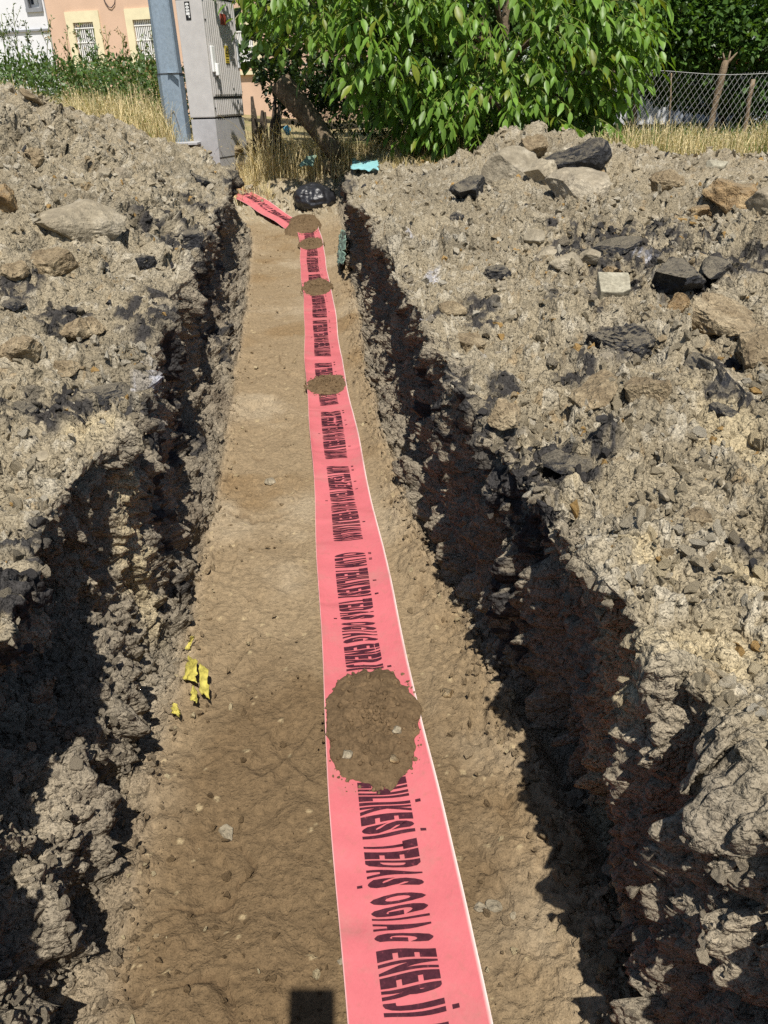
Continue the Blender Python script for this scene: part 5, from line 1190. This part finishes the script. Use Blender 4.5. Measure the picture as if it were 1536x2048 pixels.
def wire_fence():
    a, b = at_y(1212, 285, 12.35), at_y(1700, 295, 12.1); root = empty('wire_fence', tuple(a)); tag(root, 'rusty diamond mesh wire fence in front of the shed', 'fence')
    d = b - a; Lx = math.hypot(d[0], d[1]); ux = d / Lx; hgt = .92; nseg = 16; sp_ = .075
    V, Fq = [], []; nv = 0
    def seg(p, q, r):
        nonlocal nv
        p, q = np.array(p), np.array(q); t = q - p; t /= np.linalg.norm(t); s1 = np.cross(t, [0, 1., .1]); s1 /= np.linalg.norm(s1); s2 = np.cross(t, s1)
        ring = [s1 * r, (-.5 * s1 + .87 * s2) * r, (-.5 * s1 - .87 * s2) * r]
        for e_ in (p, q): V.extend([e_ + k for k in ring])
        for k in range(3): Fq.append((nv + k, nv + (k + 1) % 3, nv + 3 + (k + 1) % 3, nv + 3 + k))
        nv += 6
    nw = int(Lx / sp_)
    for i in range(-12, nw + 1):
        for sgn, off in ((1, 0), (-1, .02)):
            # straight diagonal runs of the mesh, sagging a little
            x0 = i * sp_; z0, z1 = 0, hgt; x1 = x0 + .62 * hgt
            if sgn < 0: x0, x1 = x1, x0
            prev = None
            for t in np.linspace(0, 1, 5):
                x_ = x0 + (x1 - x0) * t; z_ = z0 + (z1 - z0) * t + .02 * math.sin(x_ * 3.1) - .03 * t * math.sin(x_ * 1.7)
                p = ux * x_ + np.array([0, off * .2 + .03 * math.sin(x_ * 2.3 + z_), z_]) if 0 <= x_ <= Lx else None
                if p is not None and prev is not None: seg(prev, p, .0028 if sgn > 0 else .0014)
                prev = p
    o = link('wire_mesh', np_mesh('wire_mesh', np.array(V), np.array(Fq)), MAT['wire'], root); tag(o, kind='stuff')
    for zz in (.04, .9):
        bm = bmesh.new(); add_tube(bm, [Vector(ux * x_ + np.array([0, .03 * math.sin(x_ * 2.3), zz + .02 * math.sin(x_ * 3.1)])) for x_ in np.linspace(0, Lx, 14)], .003, 4); link('tension_wire', bm_mesh('tension_wire', bm), MAT['wire'], root)
wire_fence()
# ------------------------------------------------------------------ grass
def grass(name, label, cat, n, region, hmin, hmax, colr, seed, lean=.5, heads=0.0, wd=.004, mat='straw', green=0.0, zoff=0):
    rs = np.random.RandomState(seed); xy = region(rs, n)
    n = len(xy); z = np.array([ground_z(a, b) for a, b in xy]) - .01 + zoff
    h = hmin + (hmax - hmin) * rs.rand(n) ** 1.4; az = rs.rand(n) * 6.283; ln = lean * rs.rand(n) ** .8
    clump = fbm(np.stack([xy[:, 0], xy[:, 1], xy[:, 0] * 0], 1).astype(f32), .5, 2, seed); h *= np.clip(1 + .6 * clump, .4, 1.6)
    dx, dy = np.cos(az), np.sin(az); px_, py_ = -dy, dx
    w = wd * (.6 + .8 * rs.rand(n))
    ts = np.array([0, .4, .75, 1.0]); V = np.zeros((n, 8, 3))
    for i, t in enumerate(ts):
        bx_ = xy[:, 0] + dx * ln * h * t * t; by_ = xy[:, 1] + dy * ln * h * t * t; bz_ = z + h * (t - .35 * ln * t * t)
        ww = w * (1 - .75 * t)
        V[:, 2 * i] = np.stack([bx_ - px_ * ww, by_ - py_ * ww, bz_], -1); V[:, 2 * i + 1] = np.stack([bx_ + px_ * ww, by_ + py_ * ww, bz_], -1)
    F1 = np.array([(0, 1, 3), (0, 3, 2), (2, 3, 5), (2, 5, 4), (4, 5, 7), (4, 7, 6)])
    c = np.array([colr]) * (.65 + .6 * rs.rand(n, 1)); g = rs.rand(n) < green; c[g] = np.array([.10, .15, .035]) * (.7 + .6 * rs.rand(g.sum(), 1))
    root = empty(name); tag(root, label, cat, None, 'stuff')
    o0 = leaves_obj('blades', V, F1, c, mat, root)
    if heads > 0:
        k = np.where(rs.rand(n) < heads)[0]; k = np.repeat(k, 5); m = len(k); t = rs.uniform(.7, 1.02, m)
        p = np.stack([xy[k, 0] + dx[k] * ln[k] * h[k] * t * t, xy[k, 1] + dy[k] * ln[k] * h[k] * t * t, z[k] + h[k] * (t - .35 * ln[k] * t * t)], -1) + rs.randn(m, 3) * .008
        leaves_obj('seed_heads', leaves_np(p, rs.randn(m, 3) * .5 + np.array([0, 0, -.3]), rs.rand(m) * 3, rs.uniform(.018, .034, m), np.full(m, .8), SMV), SMF, np.array([[.50, .42, .26]]) * (.8 + .4 * rs.rand(m, 1)), mat, root)
    return root
def reg(px0, px1, Y0, Y1, excl=None):
    def f(rs, n):
        Yv = rs.uniform(Y0, Y1, n); pxv = rs.uniform(px0, px1, n); out = []
        for a, b in zip(pxv, Yv):
            p = at_y(a, 230, b)
            if excl is None or not excl(p[0], p[1]): out.append((p[0], p[1]))
        return np.array(out)
    return f
STRAW = (.60, .50, .29)
grass('dry_grass', 'tall dry straw grass behind the left spoil heap', 'grass', 7500, reg(-60, 345, 10.0, 13.0), .2, .62, STRAW, 41, .6, .25, .0045, green=.06)
grass('dry_grass', 'trampled straw grass around the foot of the pole and cabinet', 'grass', 2600, reg(350, 530, 10.9, 12.6, lambda x, y: x > -1.35 or (y < 11.6 and x < -1.9)), .08, .30, STRAW, 42, .9, .05, .004)
grass('dry_grass', 'straw grass along the far end of the trench under the walnut', 'grass', 4200, reg(520, 860, 11.9, 13.4), .06, .26, STRAW, 43, .9, .1, .0045)
grass('dry_grass', 'bleached straw between the trench end and the long asphalt chunk', 'grass', 1900, reg(715, 900, 10.2, 12.0), .04, .16, (.52, .42, .22), 44, 1.0, 0, .004)
grass('dry_grass', 'tall dry grass in front of the wire fence at the right', 'grass', 5500, reg(1190, 1600, 9.6, 11.4), .10, .40, STRAW, 45, .6, .22, .0045, green=.22)
grass('dry_grass', 'dry stalks at the edge of the shade left of the right heap', 'grass', 900, reg(840, 1010, 10.6, 11.6), .1, .4, (.40, .30, .14), 46, .6, .1, .004)
grass('lawn', 'short green grass behind the wire fence', 'grass', 5200, reg(1150, 1650, 12.4, 16.5), .06, .16, (.085, .15, .03), 47, .5, 0, .008, 'leaf')
grass('dry_grass', 'long arching dry stems in front of the shaded stump', 'grass', 380, reg(490, 700, 11.7, 12.3), .5, 1.0, (.58, .48, .28), 48, .9, .1, .005)
# ------------------------------------------------------------------ green weeds
def weeds_mass():
    rs = np.random.RandomState(61); n = 15000
    Yv = rs.uniform(13.0, 17.0, n); pxv = rs.uniform(-80, 372, n); t = rs.rand(n)
    b = np.array([at_y(a, 200, c) for a, c in zip(pxv, Yv)]); b[:, 2] = 1.08
    top = 1.05 + .35 * fbm(np.stack([b[:, 0], b[:, 1], b[:, 0] * 0], 1).astype(f32), .9, 3, 62) - .15 * np.clip((pxv - 60) / 250, 0, 1)
    p = b + np.stack([t * 0, t * 0, top * t ** .75], -1) + rs.randn(n, 3) * .05
    d = rs.randn(n, 3) * .8 + np.array([0, -.2, .5]); c = np.array([[.088, .148, .048]]) * (.6 + .8 * rs.rand(n, 1))
    root = empty('weeds'); tag(root, 'thick belt of dark green weeds below the two houses', 'weeds', None, 'stuff')
    leaves_obj('foliage', leaves_np(p, d, rs.uniform(-1, 1, n), rs.uniform(.05, .12, n), np.full(n, .7), SMV), SMF, c, 'leaf', root)
weeds_mass()
def tall_weed(px, py_top, Yd, label, seed, spread=1.0, dry=0.0):
    rs = np.random.RandomState(seed); b = at_y(px, 190, Yd); b[2] = 1.05; tp = at_y(px + rs.uniform(-14, 14), py_top, Yd); H = tp[2] - b[2]
    root = empty('tall_weed', tuple(b)); tag(root, label, 'weed', 'tall weeds rising from the green belt')
    bm = bmesh.new(); bend = rs.uniform(-.06, .06); ax = lambda t: np.array([(tp[0] - b[0]) * t + bend * math.sin(3.1 * t), 0, H * t])
    add_tube(bm, [Vector(ax(t)) for t in np.linspace(0, 1, 6)], list(np.linspace(.012, .004, 6)), 5); pos, dd = [], []
    for k in range(int(9 * spread)):
        t0 = rs.uniform(.35, .95); a = rs.rand() * 6.28; Lb = (.12 + .22 * (1 - t0)) * spread; s_ = ax(t0); e_ = s_ + np.array([math.cos(a) * Lb * .6, math.sin(a) * Lb * .6, Lb])
        add_tube(bm, [Vector(s_), Vector(e_)], [.005, .002], 4)
        for j in range(9): u_ = rs.uniform(.2, 1.05); pos.append(s_ + (e_ - s_) * u_ + rs.randn(3) * .012); dd.append(rs.randn(3) * .6 + np.array([0, 0, .4]))
    for k in range(26): t0 = rs.uniform(.1, 1.0); pos.append(ax(t0) + rs.randn(3) * .02); dd.append(rs.randn(3) + np.array([0, 0, .3]))
    pos, dd = np.array(pos), np.array(dd); n = len(pos); c = np.array([[.10, .15, .055]]) * (.6 + .7 * rs.rand(n, 1)); br = rs.rand(n) < dry; c[br] = np.array([.34, .24, .14])
    link('stem', bm_mesh('stem', bm, True), MAT['leaf_stalk'], root)
    leaves_obj('leaves', leaves_np(pos, dd, rs.uniform(-1, 1, n), rs.uniform(.035, .075, n), np.full(n, .8), SMV), SMF, c, 'leaf', root)
WL_ = [(12, 28, 15, 'tall leafy weed before the white house at the far left', 1.5, 0), (36, 22, 15.4, 'bushy weed rising against the white wall, second from the left', 1.7, 0), (62, 48, 15.2, 'thin weed in front of the white wall below the grey window', 1.0, .1),
       (86, 40, 15.0, 'feathery weed just left of the corner between the houses', 1.2, .1), (104, 62, 14.6, 'reddish weed at the corner of the salmon house', 1.0, .5), (128, 66, 14.6, 'short seeding weed left of the first grilled window', 1.0, .4),
       (160, 44, 14.8, 'thin stalk crossing the middle of the first grilled window', .6, .2), (196, 56, 14.6, 'green weed at the right side of the first grilled window', 1.2, 0), (222, 50, 14.8, 'seeding weed on the salmon wall between two windows', 1.1, .5),
       (238, 66, 14.4, 'smaller seeding weed beside the one between the windows', .9, .5), (270, 74, 14.4, 'weed before the second grilled window', 1.2, .1), (300, 40, 14.0, 'tall thin weed next to the steel pole', 1.0, .2), (316, 90, 13.0, 'oat-like weed touching the steel pole', 1.0, .6)]
for i, (a, b_, c_, lab, sp_, dr_) in enumerate(WL_): tall_weed(a, b_, c_, lab, 700 + i, sp_, dr_)
def leafy_weed(px, py, Yd, label, seed, H=.4, n=70, colr=(.12, .19, .04)):
    rs = np.random.RandomState(seed); b = at_y(px, py, Yd); b[2] = ground_z(b[0], b[1]); root = empty('leafy_weed', tuple(b)); tag(root, label, 'weed', 'small green weeds in the straw')
    bm = bmesh.new(); add_tube(bm, [(0, 0, -.02), (.01, 0, H * .5), (0, .01, H)], [.008, .006, .003], 5); link('stem', bm_mesh('stem', bm, True), MAT['leaf_stalk'], root)
    t = rs.uniform(.15, 1.0, n); pos = np.stack([rs.randn(n) * .03, rs.randn(n) * .03, H * t], -1); dd = np.stack([rs.randn(n), rs.randn(n), .5 + .3 * rs.randn(n)], -1)
    leaves_obj('leaves', leaves_np(pos, dd, rs.uniform(-1, 1, n), rs.uniform(.06, .13, n) * H / .4, np.full(n, .55), SMV), SMF, np.array([colr]) * (.7 + .6 * rs.rand(n, 1)), 'leaf', root)
leafy_weed(262, 250, 11.2, 'small green weed in the straw left of the pole', 801, .42)
leafy_weed(293, 240, 11.4, 'small green weed closest to the pole', 802, .45)
leafy_weed(200, 245, 11.4, 'grey green weed low in the straw behind the left heap', 803, .35, 60, (.11, .14, .07))
leafy_weed(414, 286, 11.4, 'tiny flowering weed at the foot of the cabinet', 804, .14, 30)
# ------------------------------------------------------------------ litter
def crumple(name, pts, mat, label, cat, amp=.02, seed=1, sub=5, thick=.003):
    """a crumpled sheet through four corner points"""
    a, b, c, d = [np.array(p, float) for p in pts]; n = 4 * sub; V = []
    U, W_ = np.meshgrid(np.linspace(0, 1, n), np.linspace(0, 1, n)); 
    Pq = ((1 - U) * (1 - W_))[..., None] * a + (U * (1 - W_))[..., None] * b + (U * W_)[..., None] * c + ((1 - U) * W_)[..., None] * d
    Pq = Pq.reshape(-1, 3); nm = np.cross(b - a, d - a); nm /= np.linalg.norm(nm); sc = np.linalg.norm(c - a)
    h = np.abs(fbm(Pq.astype(f32), sc * .22, 3, seed)) * 2 - .4
    edge_ = (U - .5).reshape(-1); Pq = Pq + nm * (amp * h)[:, None] + np.stack([vnoise(Pq.astype(f32), sc * .15, seed + i) for i in range(3)], -1) * amp * .5
    o = Pq.mean(0); k = (np.arange(n - 1)[:, None] * n + np.arange(n - 1)[None, :]).reshape(-1); F1 = np.stack([k, k + 1, k + 1 + n, k + n], 1)
    V = np.concatenate([Pq, Pq - nm * thick]) - o; F2 = F1[:, ::-1] + n * n
    rim_ = np.concatenate([np.arange(n - 1), np.arange(n - 1) * n + n - 1, n * n - 1 - np.arange(n - 1), (n - 1 - np.arange(n - 1)) * n]); rn = np.roll(rim_, -1)
    F3 = np.stack([rn, rim_, rim_ + n * n, rn + n * n], 1)
    ob = link(name, np_mesh(name, V, np.concatenate([F1, F2, F3])), MAT[mat]); ob.location = o; return tag(ob, label, cat)
def surf(px, py, lift=.02): p, nn = hit(px, py); return np.array(p) + np.array([0, 0, lift])
def bin_bag():
    c = surf(630, 420, 0); s = .5 * 78 * ((c - [0, 0, CAM_H]) @ CF) / FPX
    bm = bmesh.new(); bmesh.ops.create_icosphere(bm, subdivisions=5, radius=1); V = np.array([v_.co for v_ in bm.verts]); Fc = np.array([[v_.index for v_ in f_.verts] for f_ in bm.faces]); bm.free()
    q = V.astype(f32); rid = 1 - np.abs(fbm(q * np.array([1, 1, .7], f32), .75, 4, 5)) * 2; d = .10 * rid + .12 * fbm(q, .9, 2, 6) + .05 * (1 - np.abs(vnoise(q, .22, 7)) * 2)
    V = V * (1 + d[:, None] - .05); V = V * np.array([1.0, .85, .74]) * s; V[:, 2] = np.maximum(V[:, 2], -.62 * s)
    root = link('bin_bag', np_mesh('bin_bag', V, Fc), MAT['bag']); root.location = (c[0], c[1] + .05, c[2] + .50 * s); tag(root, 'crumpled full black bin bag at the far end of the trench', 'bin bag')
bin_bag()
a0 = surf(630, 388, .0)
crumple('plastic_scrap', [surf(602, 378, .30) + [0, -.1, 0], surf(618, 358, .30) + [0, -.1, 0], surf(640, 352, .30) + [0, -.1, 0], surf(628, 372, .26) + [0, -.1, 0]], 'green_plastic', 'muddy teal plastic scrap lying on top of the bin bag', 'plastic scrap', .03, 3)
crumple('plastic_scrap', [surf(703, 348, .05), surf(756, 350, .05), surf(758, 333, .07), surf(706, 330, .07)], 'teal', 'bright teal plastic sheet on the straw right of the bin bag', 'plastic scrap', .03, 4)
crumple('plastic_scrap', [surf(684, 534, .03) + [-.05, -.05, 0], surf(700, 530, .03) + [-.05, -.05, 0], surf(702, 470, .05) + [-.05, -.05, 0], surf(691, 468, .05) + [-.05, -.05, 0]], 'green_plastic', 'dull green plastic strip hanging against the right trench wall', 'plastic scrap', .03, 5)
def cable():
    pts = [surf(520, 352, .02), surf(538, 340, .05), surf(552, 322, .1), surf(560, 308, .16)]; e = pts[-1]
    pts += [e + [.02, .05, .14], e + [.05, .05, .20], e + [.10, .03, .21], e + [.13, .02, .16]]
    o = pts[0]; root = empty('cable', tuple(o)); tag(root, 'dark cable end sticking out of the ground with a blue cap', 'cable')
    bm = bmesh.new(); add_tube(bm, [Vector(np.array(p) - o) for p in pts], .017, 8); link('sheath', bm_mesh('sheath', bm, True), MAT['hose'], root)
    bm = bmesh.new(); q = Vector(np.array(pts[-1]) - o); add_tube(bm, [q + Vector((-.02, 0, .05)), q + Vector((.01, 0, -.0)), q + Vector((.02, 0, -.07))], [.045, .055, .03], 9); link('cap', bm_mesh('cap', bm, True), MAT['blue'], root)
cable()
rock('root_clump', 'torn brown root clump on the ground behind the bin bag', 'root clump', 640, 318, 64, .5, .7, 'brownclod', 95, 8, .3, .4)
rock('clod', 'brown clod with a dark hollow behind the teal sheet', 'clod', 690, 308, 46, .5, .8, 'brownclod', 96, 8, .3, .4)
rock('clod', 'broad clod of soil between the bin bag and the teal sheet', 'clod', 665, 345, 60, .5, .8, 'brownclod', 97, 8, .2, .4)
rock('concrete_block', 'small pale block half hidden in the dry grass at the right', 'concrete block', 1432, 335, 46, .5, .6, 'concrete', 98, 12, .05)
def torn_tape():
    root = empty('torn_yellow_tape'); p0 = surf(372, 1330, 0); root.location = p0; tag(root, 'muddy torn yellow plastic tape caught in the left trench wall', 'plastic scrap')
    for i, q in enumerate((((354, 1282), (368, 1258), (374, 1258), (362, 1284)), ((352, 1340), (360, 1296), (378, 1306), (374, 1345)), ((380, 1362), (381, 1312), (396, 1318), (400, 1378)), ((362, 1378), (368, 1352), (376, 1362), (375, 1386)), ((326, 1402), (331, 1382), (340, 1396), (346, 1412)))):
        o = crumple('strip', [surf(x_, y_, .0) + np.array([.05, -.09, .04]) for x_, y_ in q], 'torn', None, None, .008, 40 + i, 3, .0015); o.location = Vector(o.location) - Vector(p0); o.parent = root
torn_tape()

# ------------------------------------------------------------------ the photographer, standing in the trench behind the camera; the phone throws the shadow at the bottom of the picture
def person_mat():
    m, nt, b = new_mat('clothes_and_skin'); tc = N(nt, 'ShaderNodeTexCoord'); sx_ = N(nt, 'ShaderNodeSeparateXYZ'); nt.links.new(tc.outputs['Object'], sx_.inputs[0])
    mr = N(nt, 'ShaderNodeMapRange'); mr.inputs[2].default_value = 2.0; nt.links.new(sx_.outputs[2], mr.inputs[0])
    r = ramp(nt, mr.outputs[0], [(0, (.03, .028, .026)), (.045, (.05, .07, .12)), (.485, (.06, .065, .07)), (.735, (.48, .29, .2))]); r.color_ramp.interpolation = 'CONSTANT'
    lt = N(nt, 'ShaderNodeMath', operation='GREATER_THAN'); nt.links.new(sx_.outputs[1], lt.inputs[0]); lt.inputs[1].default_value = .27
    mx = N(nt, 'ShaderNodeMix', data_type='RGBA'); nt.links.new(lt.outputs[0], mx.inputs[0]); nt.links.new(r.outputs[0], mx.inputs[6]); mx.inputs[7].default_value = (.48, .29, .2, 1)
    nt.links.new(mx.outputs[2], b.inputs['Base Color']); b.inputs['Roughness'].default_value = .75; return m
def person():
    ox, oy = -.03, -.47
    root = empty('person', (ox, oy, 0)); tag(root, 'person in a dark shirt holding up a phone, seen only as a shadow', 'person')
    V = [((0, 0, .93), .135), ((0, .0, 1.10), .125), ((0, .0, 1.28), .14), ((0, 0, 1.40), .10), ((0, .02, 1.49), .055), ((0, .04, 1.58), .085), ((0, .045, 1.68), .085)]
    Ed = [(0, 1), (1, 2), (2, 3), (3, 4), (4, 5), (5, 6)]
    def chain(start, pts):
        i = start
        for p, r_ in pts: V.append((p, r_)); Ed.append((i, len(V) - 1)); i = len(V) - 1
        return i
    phone_c = np.array([0, 0, CAM_H]) - CR * .028 - CU * .074 - CF * .008
    for s in (-1, 1):
        chain(0, [((s * .09, .0, .86), .10), ((s * .11, .03, .50), .065), ((s * .12, -.01, .10), .045), ((s * .125, .04, .05), .04), ((s * .13, .15, .035), .035)])
        wr = phone_c + CR * s * .085 - CU * .066 - CF * .05 - np.array([ox, oy, 0])
        w = chain(3, [((s * .13, 0, 1.38), .07), ((s * .19, .0, 1.35), .055), ((s * .25, .09, 1.13), .042), (tuple(wr), .027), (tuple(wr + CF * .03 + CU * .035), .024)])
        pc = phone_c - np.array([ox, oy, 0])
        for k in range(4):
            b0 = pc + CR * s * .055 - CU * (.010 + .018 * k) - CF * .005; b1 = pc + CR * s * .046 - CU * (.010 + .018 * k) + CF * .004; b2 = pc + CR * s * .018 - CU * (.012 + .018 * k) + CF * .016
            chain(w, [(tuple(b0), .0095), (tuple(b1), .0085), (tuple(b2 - CF * .0), .0075)])
        chain(w, [(tuple(pc + CR * s * .05 - CU * .05 - CF * .02), .011), (tuple(pc + CR * s * .025 - CU * .035 - CF * .014), .009)])
    me = bpy.data.meshes.new('body'); me.from_pydata([v_[0] for v_ in V], Ed, []); o = link('body', me, person_mat(), root)
    sk = o.modifiers.new('skin', 'SKIN'); sk.use_smooth_shade = True
    for i, (p, r_) in enumerate(V): o.data.skin_vertices[0].data[i].radius = (r_ * (1.25 if i < 3 else 1.0), r_)
    o.data.skin_vertices[0].data[0].use_root = True
    o.modifiers.new('sub', 'SUBSURF').levels = 2; o.modifiers['sub'].render_levels = 2
    bm = bmesh.new(); bmesh.ops.create_uvsphere(bm, u_segments=20, v_segments=12, radius=1)
    for v_ in bm.verts: v_.co = Vector((v_.co.x * .092, v_.co.y * .105 + .02, v_.co.z * .085 + 1.70 - (.03 if v_.co.y < 0 else 0)))
    link('hair', bm_mesh('hair', bm, True), MAT['hose'], root)
    bm = bmesh.new()
    for s in (-1, 1): bmesh.ops.create_uvsphere(bm, u_segments=8, v_segments=6, radius=.011, matrix=Matrix.Translation((s * .032, .125, 1.635)))
    link('eyes', bm_mesh('eyes', bm, True), MAT['white'], root)
    bm = bmesh.new(); add_tube(bm, [(0, .12, 1.64), (0, .15, 1.605), (0, .125, 1.60)], [.008, .016, .012], 8); link('nose', bm_mesh('nose', bm, True), o.data.materials[0], root)
    bm = bmesh.new(); add_tube(bm, [(-.025, .118, 1.565), (0, .13, 1.565), (.025, .118, 1.565)], [.004, .007, .004], 6); link('mouth', bm_mesh('mouth', bm, True), MAT['red'], root)
    ph = empty('phone'); tag(ph, 'phone in a dark case held up by the photographer, seen only by its shadow', 'phone')
    ph.matrix_world = Matrix(((CR[0], CU[0], -CF[0], phone_c[0]), (CR[1], CU[1], -CF[1], phone_c[1]), (CR[2], CU[2], -CF[2], phone_c[2]), (0, 0, 0, 1)))
    bm = bmesh.new(); add_box(bm, (0, 0, 0), (.088, .160, .010), bevel=.004); link('case', bm_mesh('case', bm), MAT['black'], ph)
    bm = bmesh.new(); add_box(bm, (0, 0, .0056), (.070, .15, .001)); link('screen', bm_mesh('screen', bm), MAT['glass'], ph)
person()
